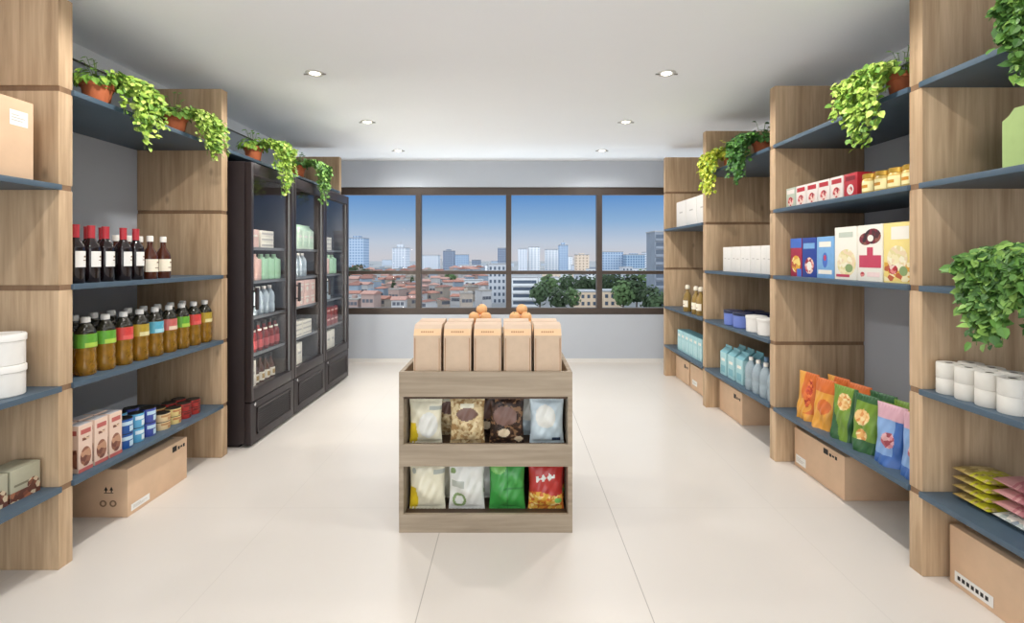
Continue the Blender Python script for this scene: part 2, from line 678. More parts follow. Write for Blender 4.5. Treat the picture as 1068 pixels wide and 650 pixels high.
# ------------------------------------------------------------------ black glass-door fridges
FX = -1.856
FGL = pane_glass('fridge glass', (0.96, 0.97, 0.98), 0.5)
LEDM = M('led strip', '#fff6e6', 0.5, em=LED)
GASK = M('grey gasket', '#77787a', 0.5, var=0.02)
CHROME = M('chrome', '#c9c9cc', 0.2, 1.0, var=0.02)
FZ = [0.385, 0.64, 0.915, 1.18, 1.43]
FY = [3.535, 4.238, 4.941]
for i, y0 in enumerate(FY):
    y1 = y0 + .70
    r = thing('glass_door_fridge', ['tall black glass-door fridge next to the oak upright, red sauce bottles inside',
                                    'tall black glass-door fridge in the middle of the three, pink boxes inside',
                                    'tall black glass-door fridge beside the window, farther from the wine shelf'][i], 'fridge', (0, 0, 0), 0,
              'black glass-door fridges')
    b = MB()
    xb, xf = -2.50, FX - .05
    b.box(xb, xf, y0, y0 + .035, .03, 2.04, BLACKM, .003)
    b.box(xb, xf, y1 - .035, y1, .03, 2.04, BLACKM, .003)
    b.box(xb, xb + .03, y0 + .035, y1 - .035, .03, 2.04, BLACKI)
    b.box(xb + .03, xf, y0 + .035, y1 - .035, 2.0, 2.04, BLACKM)
    b.box(xb + .03, xf, y0 + .035, y1 - .035, .03, .36, BLACKI)
    b.box(xb + .05, xf - .05, y0 + .03, y1 - .03, 0, .03, BLACKM)
    link('cabinet', (b, 30), r)
    # lower grille panel
    b = MB()
    b.box(xf, FX - .005, y0 + .004, y1 - .004, .02, .318, BLACKM, .003)
    g = MB()
    gy0, gy1, gz0, gz1 = y0 + .085, y1 - .07, .075, .265
    for (a0, a1, c0, c1) in ((gy0, gy1, gz1 - .014, gz1), (gy0, gy1, gz0, gz0 + .014), (gy0, gy0 + .014, gz0, gz1), (gy1 - .014, gy1, gz0, gz1)):
        g.box(FX - .006, FX + .003, a0, a1, c0, c1, BLACKM)
    for q in range(10):
        z = gz0 + .024 + q * .0165
        g.prism([(gy0 + .014, z), (gy1 - .014, z), (gy1 - .014, z + .006), (gy0 + .014, z + .006)], FX - .006, FX + .0015, BLACKM)
    pn = link('grille_panel', (b, 30), r)
    link('grille', g, pn)
    b = MB()
    b.lathe([(0, 0), (.012, 0), (.012, .008), (0, .008)], CHROME, 12)
    lk = link('lock', (b, 40), pn, (FX - .004, y0 + .05, .30), label='small chrome lock')
    lk.rotation_euler = (0, PI / 2, 0)
    # door
    b = MB()
    dz0, dz1 = .325, 2.035
    b.box(xf + .002, FX, y0 + .004, y0 + .036, dz0, dz1, BLACKM, .003)
    b.box(xf + .002, FX, y1 - .060, y1 - .004, dz0, dz1, BLACKM, .003)
    b.box(xf + .002, FX, y0 + .036, y1 - .060, dz1 - .085, dz1, BLACKM, .003)
    b.box(xf + .002, FX, y0 + .036, y1 - .060, dz0, dz0 + .085, BLACKM, .003)
    d = link('door', (b, 30), r)
    b = MB()
    b.box(FX - .03, FX - .024, y0 + .036, y1 - .060, dz0 + .085, dz1 - .085, FGL)
    link('glass_pane', b, d)
    b = MB()
    b.box(FX - .022, FX - .012, y1 - .072, y1 - .060, dz0 + .085, dz1 - .085, GASK)
    link('gasket', b, d, label='pale grey seal along the glass')
    b = MB()
    b.box(FX, FX + .028, y0 + .02, y0 + .045, 1.0, 1.01, BLACKM)
    b.box(FX, FX + .028, y0 + .02, y0 + .045, 1.11, 1.12, BLACKM)
    b.box(FX + .018, FX + .034, y0 + .016, y0 + .049, .98, 1.14, BLACKM, .004)
    link('handle', (b, 30), d)
    # interior shelves with price rail and small chrome clip
    for z in FZ:
        b = MB()
        b.box(xb + .03, xf - .016, y0 + .036, y1 - .036, z - .014, z, BLACKI)
        b.box(xf - .016, xf - .013, y0 + .036, y1 - .036, z - .02, z + .002, GASK)
        link('inner_shelf', b, r)
    for yy in (y0 + .037,):
        b = MB()
        b.box(xf - .012, xf - .002, yy, yy + .010, .42, 1.96, LEDM)
        link('light_strip', b, r, label='thin lit strip inside the door edge')

# ------------------------------------------------------------------ central display
DX0, DX1, DY0, DY1 = -.562, .293, 2.456, 3.13
r = thing('display_stand', 'low oak display stand with chip bags on two shelves in the middle of the floor', 'display stand')
b = MB()
b.box(DX0, DX0 + .022, DY0 + .02, DY1, 0, .793, OAKH, .002)
link('side_panel', (b, 30), r)
b = MB()
b.box(DX1 - .022, DX1, DY0 + .02, DY1, 0, .793, OAKH, .002)
link('side_panel', (b, 30), r)
for nm_, z0, z1 in (('plinth', 0, .09), ('shelf_lip', .326, .434), ('top_panel', .67, .793)):
    b = MB()
    b.box(DX0, DX1, DY0, DY0 + .02, z0, z1, OAKH, .002)
    link(nm_, (b, 30), r)
for z in (.09, .434):
    for xa in (DX0, DX1 - .022):
        b = MB()
        b.box(xa, xa + .022, DY0, DY0 + .02, z, .326 if z < .2 else .67, OAKH, .001)
        link('stile', (b, 30), r)
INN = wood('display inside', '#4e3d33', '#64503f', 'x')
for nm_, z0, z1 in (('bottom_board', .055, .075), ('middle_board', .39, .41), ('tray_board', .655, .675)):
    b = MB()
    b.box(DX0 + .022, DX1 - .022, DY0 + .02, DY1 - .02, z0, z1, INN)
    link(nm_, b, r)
b = MB()
b.box(DX0 + .022, DX1 - .022, DY1 - .02, DY1, 0, .793, OAKH)
link('back_panel', b, r)
b = MB()
b.box(DX0 + .022, DX1 - .022, 2.86, DY1 - .02, .675, .925, OAKH, .003)
link('back_step', (b, 30), r)


# ------------------------------------------------------------------ cartons with printed faces
def carton(w, d, h, base, decals=(), bev=.002, top=None):
    mb = MB()
    mb.box(-w / 2, w / 2, -d / 2, d / 2, 0, h, base, bev)
    dec(mb, w, d, h, decals)
    if top:
        mb.box(-w / 2 + .003, w / 2 - .003, -d / 2 + .003, d / 2 - .003, h, h + .0008, top)
    return (mb, 30)


def dec(mb, w, d, h, decals):
    for k in decals:
        face, kind, u0, v0, u1, v1, m = k[:7]
        e = .0007 + (k[7] if len(k) > 7 else 0)

        def P(u, v):
            if face == 'f':
                return (-w / 2 + u * w, -d / 2 - e, v * h)
            if face == 'r':
                return (w / 2 + e, -d / 2 + u * d, v * h)
            if face == 'l':
                return (-w / 2 - e, d / 2 - u * d, v * h)
            return (-w / 2 + u * w, -d / 2 + v * d, h + e)
        if kind == 'r':
            mb.add([P(u0, v0), P(u1, v0), P(u1, v1), P(u0, v1)], [(0, 1, 2, 3)], m)
        elif kind == 't':
            mb.add([P(u0, v0), P(u1, v0), P((u0 + u1) / 2, v1)], [(0, 1, 2)], m)
        else:
            n_ = 18
            mb.add([P((u0 + u1) / 2 + (u1 - u0) / 2 * math.cos(2 * PI * i / n_), (v0 + v1) / 2 + (v1 - v0) / 2 * math.sin(2 * PI * i / n_)) for i in range(n_)],
                   [list(range(n_))], m)


def glyphs(face, u0, v0, u1, v1, n_, m):
    """a dark square mark followed by three small smudged characters"""
    w_ = u1 - u0
    h_ = v1 - v0
    out = [(face, 'r', u0, v0, u0 + w_ * .34, v1, m)]
    for i in range(3):
        a = u0 + w_ * (.42 + .2 * i)
        out.append((face, 'r', a, v0 + h_ * (.05, .18, .05)[i], a + w_ * .15, v0 + h_ * (.62, .55, .66)[i], m))
    return out


def arrows(face, u, v, su, sv, m):
    """pair of this-way-up arrows over a bar"""
    o = []
    for q in (0, 1):
        a = u + q * su * .6
        o += [(face, 't', a, v + sv * .45, a + su * .44, v + sv, m), (face, 'r', a + su * .15, v + sv * .15, a + su * .29, v + sv * .5, m)]
    o.append((face, 'r', u, v, u + su * 1.04, v + sv * .1, m))
    return o


def card_box(label, x0, x1, y0, y1, z0, h, side, decals, sticker=None, tape=True):
    w, d = y1 - y0, x1 - x0
    mb = MB()
    mb.box(-w / 2, w / 2, -d / 2, d / 2, 0, h, CARD, .004)
    dd = list(decals)
    if tape:
        dd += [('t', 'r', 0, .46, 1, .54, CARDD)]
    dec(mb, w, d, h, dd)
    o = link('cardboard_box', (mb, 30), None, ((x0 + x1) / 2, (y0 + y1) / 2, z0), LEFT if side == 'L' else RIGHT, label=label, category='box',
             group='cardboard boxes of the shelving')
    if sticker:
        m2 = MB()
        dec(m2, w, d, h, [(sticker[0], 'r', *sticker[1:5], WHITE, .0004)])
        dec(m2, w, d, h, 
            [(sticker[0], 'r', sticker[1] + (sticker[3] - sticker[1]) * .1, sticker[2] + (sticker[4] - sticker[2]) * (.3 + .18 * q), sticker[1] + (sticker[3] - sticker[1]) * (.7, .85, .5)[q],
              sticker[2] + (sticker[4] - sticker[2]) * (.36 + .18 * q), GRL0, .0008) for q in range(3)] if len(sticker) < 6 else
            [(sticker[0], 'r', sticker[1] + (sticker[3] - sticker[1]) * (.08 + .12 * q), sticker[2] + (sticker[4] - sticker[2]) * .3,
              sticker[1] + (sticker[3] - sticker[1]) * (.16 + .12 * q), sticker[2] + (sticker[4] - sticker[2]) * .68, INK if len(sticker) > 5 else INKF, .0008) for q in range(7)])
        link('paper_label', m2, o, label='white paper label with a line of small print')
    return o


card_box('cardboard box on the floor under the drink cartons, next to the fridges', -2.48, -2.01, 2.60, 3.075, 0, .252, 'L',
         glyphs('f', .72, .80, .96, .93, 5, INK) + arrows('l', .74, .50, .10, .14, INK) + [('l', 'e', .69, .22, .77, .36, INKF), ('l', 'e', .80, .22, .88, .36, INKF), ('l', 'e', .71, .25, .75, .33, CARD, .0002),
                                                                                  ('l', 'e', .82, .25, .86, .33, CARD, .0002)], ('f', .05, .08, .33, .22))
card_box('big cardboard box with a white label, highest thing on the fridge-side shelves', -2.45, -1.99, 1.50, 2.07, LEV[3], .32, 'L', [], ('f', .825, .66, .955, .85))
card_box('cardboard box under the orange and green pouches', 1.846, 2.30, 2.775, 3.27, 0, .245, 'R', glyphs('f', .62, .80, .88, .93, 5, INK), ('f', .04, .10, .26, .32))
card_box('cardboard box under the teal gable cartons', 1.848, 2.29, 4.02, 4.46, 0, .26, 'R', glyphs('f', .66, .70, .94, .84, 4, INK))
card_box('cardboard box under the teal packs, touching the window-end upright', 1.85, 2.28, 5.24, 5.66, 0, .25, 'R', glyphs('f', .66, .66, .94, .82, 4, INK))
card_box('cardboard box under the teal packs, on the entrance side of its pair', 1.85, 2.28, 4.72, 5.20, 0, .25, 'R', [], ('f', .12, .2, .4, .4))
card_box('cardboard box under the yellow and pink packets, cut by the frame', 1.83, 2.30, 1.45, 2.09, 0, .242, 'R', [], ('f', .04, .08, .30, .26, 1))

# ------------------------------------------------------------------ bottles
GLASSB = M('dark wine glass', '#1c1214', 0.12, coat=0.3, var=0.05)
REDCAP = M('red capsule', '#b3333c', 0.4, var=0.04)
CREAM = M('cream label', '#efe6d2', 0.6, var=0.02)
AMBER = M('brown spirit', '#4b2212', 0.12, coat=0.4, var=0.08)
WCAP = M('white cap', '#e9e4dc', 0.45, var=0.02)


def lathe_mesh(prof, m, seg=20, ms=None):
    b = MB()
    b.lathe(prof, m, seg, ms=ms)
    return b.mesh('lathe', 42)


def label_mesh(r_, z0, z1, a, m, marks=None):
    b = MB()
    b.patch(r_, z0, z1, -PI / 2 - a, -PI / 2 + a, m)
    for k in marks or ():
        b.patch(r_ + .0005, k[0], k[1], -PI / 2 + k[2], -PI / 2 + k[3], k[4], seg=4)
    return b.mesh('label', 40)


RW = .0365
wine = [('body', lathe_mesh([(0, 0), (RW - .004, 0), (RW, .006), (RW, .165), (RW - .003, .18), (.018, .205), (.0145, .215), (.0145, .27), (0, .27)], GLASSB)),
        ('capsule', lathe_mesh([(.0155, .213), (.0158, .268), (.0165, .268), (.0165, .274), (0, .275)], REDCAP, 16), 'red foil capsule'),
        ('paper_label', label_mesh(RW + .0007, .075, .15, .85, WHITE, [(.12, .128, .1, .5, INKF), (.105, .109, .0, .55, INKF)]), 'white paper label')]
for i, (x, y) in enumerate([(-2.035, 2.318), (-2.035, 2.405), (-2.035, 2.490), (-2.035, 2.603), (-2.035, 2.690)]):
    place('wine_bottle', wine, (x, y, LEV[2]), LEFT, f'dark red-capped wine bottle, front row, {nth(4 - i)} counted from the brown spirit bottles', 'bottle', 'red capped wine bottles')
for i, (x, y) in enumerate([(-2.125, 2.40), (-2.125, 2.49), (-2.125, 2.58)]):
    place('wine_bottle', wine, (x, y, LEV[2]), LEFT, f'dark red-capped wine bottle, back row, {nth(2 - i)} counted from the brown spirit bottles', 'bottle', 'red capped wine bottles')
whisky = [('body', lathe_mesh([(0, 0), (.035, 0), (.038, .006), (.038, .125), (.034, .145), (.016, .175), (.013, .19), (.013, .215), (0, .215)], AMBER)),
          ('cap', lathe_mesh([(.0165, .208), (.0165, .238), (.014, .241), (0, .241)], WCAP, 16), 'white cap'),
          ('paper_label', label_mesh(.0388, .04, .11, 1.5, CREAM, [(.088, .096, .0, .45, INKF), (.06, .064, -.3, .5, INKF)]), 'cream paper label')]
for i, (x, y) in enumerate([(-2.035, 2.795), (-2.035, 2.90)]):
    place('spirit_bottle', whisky, (x, y, LEV[2]), LEFT, ['brown spirit bottle with cream label, standing next to the wine', 'brown spirit bottle with cream label, at the fridge end of the row'][i], 'bottle', 'brown spirit bottles')
for i, (x, y) in enumerate([(-2.15, 2.70), (-2.15, 2.785), (-2.15, 2.872)]):
    place('spirit_bottle', whisky, (x, y, LEV[2]), LEFT, f'white-capped spirit bottle in the back row behind the wine, {nth(2 - i)} from the fridges', 'bottle', 'brown spirit bottles')

# oil bottles
OIL = M('golden oil', '#c79534', 0.06, tr=0.6, ior=1.3, var=0.25, vs=22, coat=0.3)
OILD = M('dark shoulder', '#26241a', 0.2, var=0.1, coat=0.3)  # dark olive paints the refraction darkening of the shoulder
SILV = M('pale cap', '#c9c8c4', 0.3, var=0.05)
RO = .043
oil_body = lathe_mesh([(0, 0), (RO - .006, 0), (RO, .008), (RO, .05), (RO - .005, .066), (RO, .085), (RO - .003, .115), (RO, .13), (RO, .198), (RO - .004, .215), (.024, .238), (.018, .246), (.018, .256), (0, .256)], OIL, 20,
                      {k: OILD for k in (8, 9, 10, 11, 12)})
oil_cap = lathe_mesh([(.0195, .25), (.0195, .272), (.016, .277), (0, .278)], SILV, 16)
OC = {'green': '#5f9e34', 'red': '#c8403c', 'yellow': '#a9912e', 'blue': '#58a4bd', 'pink': '#c2655f'}


def oil_label(c):
    m = M('oil label ' + c, OC[c], 0.4, var=0.12, vs=40)
    m2 = M('oil label light ' + c, {'green': '#a9c94f', 'red': '#d9605a', 'yellow': '#d8cf9c', 'blue': '#9fd0dc', 'pink': '#e3cdb4'}[c], 0.4, var=0.08, vs=40)
    b = MB()
    b.patch(RO + .0008, .132, .197, -PI, PI, m, seg=22)
    b.patch(RO + .0014, .134, .155, -PI / 2 - .9, -PI / 2 + 1.0, m2, seg=8)
    return b.mesh('oil_label', 40)


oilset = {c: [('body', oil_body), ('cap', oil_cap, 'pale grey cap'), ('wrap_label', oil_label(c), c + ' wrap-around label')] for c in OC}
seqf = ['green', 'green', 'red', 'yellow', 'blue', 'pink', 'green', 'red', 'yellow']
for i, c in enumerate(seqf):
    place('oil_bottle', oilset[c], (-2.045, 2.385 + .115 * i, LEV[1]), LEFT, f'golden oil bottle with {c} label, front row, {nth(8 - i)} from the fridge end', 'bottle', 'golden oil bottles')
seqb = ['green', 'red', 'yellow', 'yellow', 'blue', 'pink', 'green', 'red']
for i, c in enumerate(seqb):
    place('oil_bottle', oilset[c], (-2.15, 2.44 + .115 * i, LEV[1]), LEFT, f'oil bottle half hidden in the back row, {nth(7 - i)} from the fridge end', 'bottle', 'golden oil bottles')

# drink cartons
PK = M('carton pink', '#dfc4b2', 0.45, var=0.03)
BRN = chips('carton picture', ['#8d5a45', '#b98b6d', '#6e3f31', '#d8b79a'], 45)
RDD = M('carton red', '#b8605a', 0.45, var=0.05)
GRYT = M('carton top', '#b9b7bb', 0.5, var=0.03)
dc = carton(.078, .06, .218, PK, [('f', 'r', .0, .0, 1, .08, RDD), ('f', 'e', .12, .10, .88, .52, BRN), ('f', 'r', .15, .80, .85, .90, RDD), ('f', 'r', .25, .66, .75, .72, BRN, .0002),
                                  ('l', 'r', .1, .1, .9, .5, BRN), ('l', 'r', .15, .8, .85, .9, RDD), ('r', 'r', .1, .1, .9, .5, BRN)], .003, GRYT)
dcm = dc[0].mesh('drink_carton', 30)
for i, y in enumerate((2.334, 2.424, 2.512)):
    place('drink_carton', dcm, (-2.03, y, LEV[0]), LEFT, f'pink drink carton with brown picture, front row, {nth(2 - i)} from the blue tins', 'carton', 'pink drink cartons')
    place('drink_carton', dcm, (-2.105, y, LEV[0]), LEFT, f'drink carton in the back row, only its grey top showing, {nth(2 - i)} from the blue tins', 'carton', 'pink drink cartons')
BLK = M('black tin rim', '#23211f', 0.35, 0.3, var=0.03)


def tin(r_, h, base, acc, lid):
    mb = base
    body = lathe_mesh([(0, 0), (r_ - .001, 0), (r_, .003), (r_, h - .004), (r_ - .001, h - .001), (r_ - .004, h - .001), (r_ - .004, h - .003), (0, h - .003)], base, 20, {3: lid, 4: lid, 5: lid, 6: lid})
    b = MB()
    b.patch(r_ + .0006, h * .12, h * .48, -PI / 2 - .2, -PI / 2 + 1.1, acc)
    b.patch(r_ + .0006, h * .55, h * .8, -PI / 2 - 1.0, -PI / 2 + .4, acc)
    return [('body', body), ('print', b.mesh('print', 40), 'pale printed patches')]


LB = M('tin pale', '#b9d3e2', 0.35, var=0.05)
tins = {'dark blue': tin(.043, .078, M('tin blue', '#24549c', 0.3, var=0.08), LB, BLK), 'light blue': tin(.036, .078, M('tin sky', '#5ea9cf', 0.3, var=0.08), M('tin white', '#dcebf0', .35, var=.03), BLK),
        'violet blue': tin(.038, .078, M('tin violet', '#42509c', 0.3, var=0.08), LB, BLK),
        'cream': tin(.043, .047, M('tin cream', '#d9bf92', 0.4, var=0.06), M('tin tan', '#b98a5b', 0.4, var=0.05), BLK),
        'pale yellow': tin(.041, .047, M('tin yellow', '#dcc685', 0.4, var=0.06), M('tin tan2', '#b5784c', 0.4, var=0.05), BLK),
        'red': tin(.040, .047, M('tin red', '#a5302b', 0.4, var=0.06), M('tin red dark', '#6d2018', 0.4, var=0.05), BLK)}
for c, y, h in (('dark blue', 2.617, .078), ('light blue', 2.709, .078), ('violet blue', 2.795, .078), ('cream', 2.905, .047), ('pale yellow', 3.005, .047), ('red', 3.102, .047), ('red', 3.19, .047)):
    for back in (0, 1):
        for k in (0, 1):
            extra = ''
            if c == 'red':
                extra = ' next to the yellow tins' if y < 3.15 else ' at the fridge end'
            place('food_tin', tins[c], (-2.048 - .094 * back, y, LEV[0] + k * h), LEFT, f'{c} food tin{extra}, {("lower", "upper")[k]} of its {("front", "back")[back]} pair', 'tin', 'food tins on the lowest shelf')

# two grey cartons and two tubs nearer the entrance
GG = M('grey green carton', '#a9a690', 0.55, var=0.04)
RB = chips('brown picture', ['#7d4a38', '#a0684c', '#c9b79a', '#60382c'], 50)
gm = carton(.128, .11, .13, GG, [('f', 'r', 0, 0, 1, .30, RB), ('f', 'r', .12, .45, .6, .52, M('carton text', '#77735f', .6, var=.03)), ('f', 'e', .55, .2, .95, .55, RB, .0002), ('r', 'r', 0, 0, 1, .3, RB), ('l', 'r', 0, 0, 1, .3, RB)])[0].mesh('g', 30)
for i, y in enumerate((2.077, 1.940)):
    place('food_carton', gm, (-2.085, y, LEV[0]), LEFT, ['grey-green food carton with brown band, touching the oak upright', 'grey-green food carton with brown band, cut by the picture edge'][i], 'carton', 'grey-green food cartons')
TUBW = M('white plastic', '#e6e3dd', 0.45, var=0.015)
tub = [('body', lathe_mesh([(0, 0), (.066, 0), (.070, .004), (.070, .10), (0, .10)], TUBW, 32)), ('lid', lathe_mesh([(.071, .096), (.0735, .098), (.0735, .122), (.070, .126), (.060, .126), (.058, .123), (0, .123)], TUBW, 32))]
for k in (0, 1):
    place('plastic_tub', tub, (-2.07, 2.02, LEV[1] + .126 * k), LEFT, ['round white lidded tub, lower one of the stacked pair', 'round white lidded tub, upper one of the stacked pair'][k], 'tub', 'stacked white tubs')

# ------------------------------------------------------------------ pouches and bags
def pouch(w, h, d, mats, colf, stand=False, nx=40, nz=48, taper=.07, crinkle=.007, seed=1):
    rnd = random.Random(seed)
    b = MB()
    ph = [rnd.uniform(0, 6.28) for _ in range(6)]

    def pt(u, v, s):
        x = (u - .5) * w * (1 - taper * math.sin(PI * min(1, max(0, v)))) * (1 - (.05 * (1 - v) if stand else 0))
        if stand:
            t = (max(0, 1 - v) ** .55) * (max(0, 1 - abs(2 * u - 1) ** 3.2) ** .5)
            t *= .7 + .3 * min(1, (1 - v) * 2)
        else:
            t = (max(0, math.sin(PI * min(1, max(0, (v - .06) / .88)))) ** .55) * (max(0, math.sin(PI * u)) ** .5)
        y = s * t * d / 2
        y += s * crinkle * t * (math.sin(9 * u + ph[0] + 5 * v) + math.sin(13 * v + ph[1] + 4 * u) * .8 + math.sin(23 * u - 17 * v + ph[2]) * .4)
        if (v > .93 or (v < .06 and not stand)):
            y += .0012 * math.sin(u * 60)
        return (x, y, v * h)
    for s in (-1, 1):
        base = len(b.v)
        for j in range(nz + 1):
            for i in range(nx + 1):
                b.v.append(pt(i / nx, j / nz, s))
        for j in range(nz):
            for i in range(nx):
                q = [base + j * (nx + 1) + i, base + j * (nx + 1) + i + 1, base + (j + 1) * (nx + 1) + i + 1, base + (j + 1) * (nx + 1) + i]
                b.f.append(q if s < 0 else q[::-1])
                b.m.append(b.mi(mats[colf((i + .5) / nx, (j + .5) / nz, s)]))
    if stand:
        a = list(range(nx + 1))
        o = (nx + 1) * (nz + 1)
        b.f.append(a[::-1] + [o + i for i in range(nx + 1)])
        b.m.append(0)
    return b.mesh('pouch', 60)


def ell(u, v, cu, cv, ru, rv):
    return ((u - cu) / ru) ** 2 + ((v - cv) / rv) ** 2 < 1


FOILW = M('white foil', '#e4e4dc', 0.35, coat=.3, var=.03)
FOILC = M('cream foil', '#e8e2c8', 0.35, coat=.3, var=.03)
YEL = M('lemon yellow', '#e0c22e', 0.35, coat=.3, var=.04)
REDF = M('red foil', '#b5322d', 0.32, coat=.4, var=.05)
GRNF = M('green foil', '#3f9a45', 0.32, coat=.4, var=.05)
GRNL = M('light green foil', '#7fbf62', 0.35, coat=.3, var=.05)
BEIG = chips('cookie print', ['#cbb184', '#e0cda2', '#a98658', '#d9c294'], 70)
CHOC = chips('cocoa print', ['#3b2a22', '#523a2d', '#2c201b', '#8b6a4c'], 70)
PLUM = M('plum badge', '#7c5f55', 0.4, var=.03)
PBLU = M('pale blue foil', '#c9d8de', 0.32, coat=.4, var=.04)
CRIS = chips('crisps print', ['#e0b04a', '#d98f35', '#c9682b', '#efd08a'], 60)
DRKB = M('bag navy', '#2d3a52', 0.4, var=.03)
GRYT2 = M('faint print', '#b3b7ac', 0.5, var=.03)
LEAFP = M('olive print', '#8aa06a', 0.5, var=.04)

bagA = pouch(.168, .225, .075, [FOILC, YEL, GRYT2, FOILW], lambda u, v, s: 1 if (s < 0 and v < .48 and u < .28 - abs(v - .2) * .3) else (2 if (s < 0 and .78 < v < .86 and u > .62) else (3 if ell(u, v, .6, .45, .3, .28) else 0)), seed=3)
bagB = pouch(.178, .235, .08, [BEIG, PLUM, FOILC], lambda u, v, s: 1 if ell(u, v, .5, .66, .32, .13) else (2 if (.80 < v < .88 and .3 < u < .7) else 0), seed=4)
bagC = pouch(.178, .235, .08, [CHOC, PLUM, M('cream badge', '#d6c2a2', .4, var=.03)], lambda u, v, s: 1 if ell(u, v, .45, .62, .36, .2) else (2 if ell(u, v, .42, .26, .18, .09) or ell(u, v, .85, .1, .12, .07) else 0), seed=5)
bagD = pouch(.175, .23, .08, [PBLU, FOILW, DRKB], lambda u, v, s: 2 if (.06 < v < .14 and .66 < u < .9) else (1 if ell(u, v, .45, .62, .3, .25) else 0), seed=6)
bagA2 = pouch(.185, .25, .08, [FOILC, YEL, GRYT2, REDF], lambda u, v, s: 3 if v > .93 else (1 if (s < 0 and v < .48 and u < .26 - abs(v - .2) * .25) else (2 if (s < 0 and (.75 < v < .84 and u > .7 or ell(u, v, .14, .8, .07, .05))) else 0)), seed=7)
bagE = pouch(.185, .25, .08, [FOILW, LEAFP, GRYT2], lambda u, v, s: 2 if (.5 < v < .62 and .08 < u < .45) else (1 if (ell(u, v, .3, .22, .2, .16) and not ell(u, v, .3, .22, .12, .1)) or ell(u, v, .12, .8, .08, .06) else 0), seed=8)
bagF = pouch(.185, .25, .08, [GRNF, GRNL, M('green dark', '#2f7d3a', .35, var=.04)], lambda u, v, s: 1 if ell(u, v, .25, .85, .22, .1) else (2 if (.5 < u < .53 or abs(v - .45) < .02 and u > .4) else 0), seed=9)
bagG = pouch(.182, .25, .08, [REDF, CRIS, FOILW, GRNL], lambda u, v, s: 2 if (.2 < u < .74 and abs(v - .68 - .16 * (u - .47)) < .035 + .035 * math.sin(u * 34) * (1 if u < .6 else .4)) else (3 if ell(u, v, .85, .2, .1, .06) else (1 if v < .36 + .06 * math.sin(u * 6) else 0)), seed=10)
ZB, ZM = .075, .41
for m_, x, y, z, lb in ((bagA, -.444, 2.545, ZM, 'cream chip bag with yellow corner, front of the upper display shelf'),
                        (bagB, -.232, 2.545, ZM, 'beige snack bag with plum oval badge, front of the upper display shelf'),
                        (bagC, -.032, 2.545, ZM, 'dark brown snack bag with plum badge, front of the upper display shelf'),
                        (bagD, .172, 2.545, ZM, 'pale blue snack bag with small navy mark, front of the upper display shelf'),
                        (bagB, -.335, 2.66, ZM, 'beige snack bag standing behind the cream chip bag'),
                        (bagC, -.130, 2.66, ZM, 'dark brown snack bag peeking out between the beige and brown bags'),
                        (bagD, .085, 2.66, ZM, 'pale blue snack bag standing behind, beside the dark brown bag'),
                        (bagA2, -.436, 2.545, ZB, 'cream chip bag with red top seal on the lower display shelf'),
                        (bagE, -.236, 2.545, ZB, 'white snack bag with olive ring print on the lower display shelf'),
                        (bagF, -.030, 2.545, ZB, 'bright green snack bag on the lower display shelf'),
                        (bagG, .168, 2.545, ZB, 'red chip bag with golden chips picture on the lower display shelf'),
                        (bagA2, -.385, 2.66, ZB, 'cream chip bag behind the front cream bag, lower display shelf'),
                        (bagE, -.150, 2.66, ZB, 'white snack bag behind the ring-print bag, lower display shelf'),
                        (bagG, .195, 2.66, ZB, 'red chip bag peeking out behind the front red bag')):
    place('snack_bag', m_, (x, y, z), 0, lb, 'snack bag', 'snack bags on the display stand')

# kraft bread bags
KR = M('kraft paper', '#c8b097', 0.75, var=.04, vs=25)
KT = M('kraft fold', '#d0b8a2', 0.75, var=.03, vs=25)
PEACH = M('peach lit band', '#e3bd95', 0.5, var=.04, vs=25)  # peach tint, with top light on the fold put into the colour
BRT = M('brown print', '#a77a58', 0.7, var=.02)


def kraft():
    b = MB()
    w, d, h = .136, .135, .346
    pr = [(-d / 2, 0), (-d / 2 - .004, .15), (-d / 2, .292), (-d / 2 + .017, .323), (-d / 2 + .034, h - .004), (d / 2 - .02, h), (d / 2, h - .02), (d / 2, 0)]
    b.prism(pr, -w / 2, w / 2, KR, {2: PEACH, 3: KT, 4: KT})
    # gusset creases and a line of small print on the fold
    for x in (-w / 2 + .006, w / 2 - .009):
        b.box(x, x + .003, -d / 2 - .0048, -d / 2 - .001, .02, .28, BRT)
    for q in range(6):
        x = -.032 + q * .011
        b.add([(x, -d / 2 + .0066, .3055), (x + .007, -d / 2 + .0066, .3055), (x + .007, -d / 2 + .0104, .3125), (x, -d / 2 + .0104, .3125)], [(0, 1, 2, 3)], BRT)
    return b.mesh('bread_bag', 30)


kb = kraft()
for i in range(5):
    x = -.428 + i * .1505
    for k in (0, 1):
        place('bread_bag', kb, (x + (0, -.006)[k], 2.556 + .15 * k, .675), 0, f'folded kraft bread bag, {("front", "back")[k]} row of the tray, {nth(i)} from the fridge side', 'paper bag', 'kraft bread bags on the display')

# oranges heaped behind the bags
ORG = M('orange peel', '#e8b47e', 0.5, var=.08, vs=18)
STEMM = M('stem green', '#6b7a3a', 0.6, var=.05)
b = MB()
bb = bmesh.new()
bmesh.ops.create_uvsphere(bb, u_segments=20, v_segments=12, radius=.034)
for v in bb.verts:
    v.co.z *= .94
    if v.co.z > .028:
        v.co.z -= .004
b.bm(bb, ORG)
om = b.mesh('orange', 80)
b = MB()
b.lathe([(0, .0265), (.004, .0265), (.003, .031), (0, .031)], STEMM, 6)
osm = b.mesh('stem', 30)


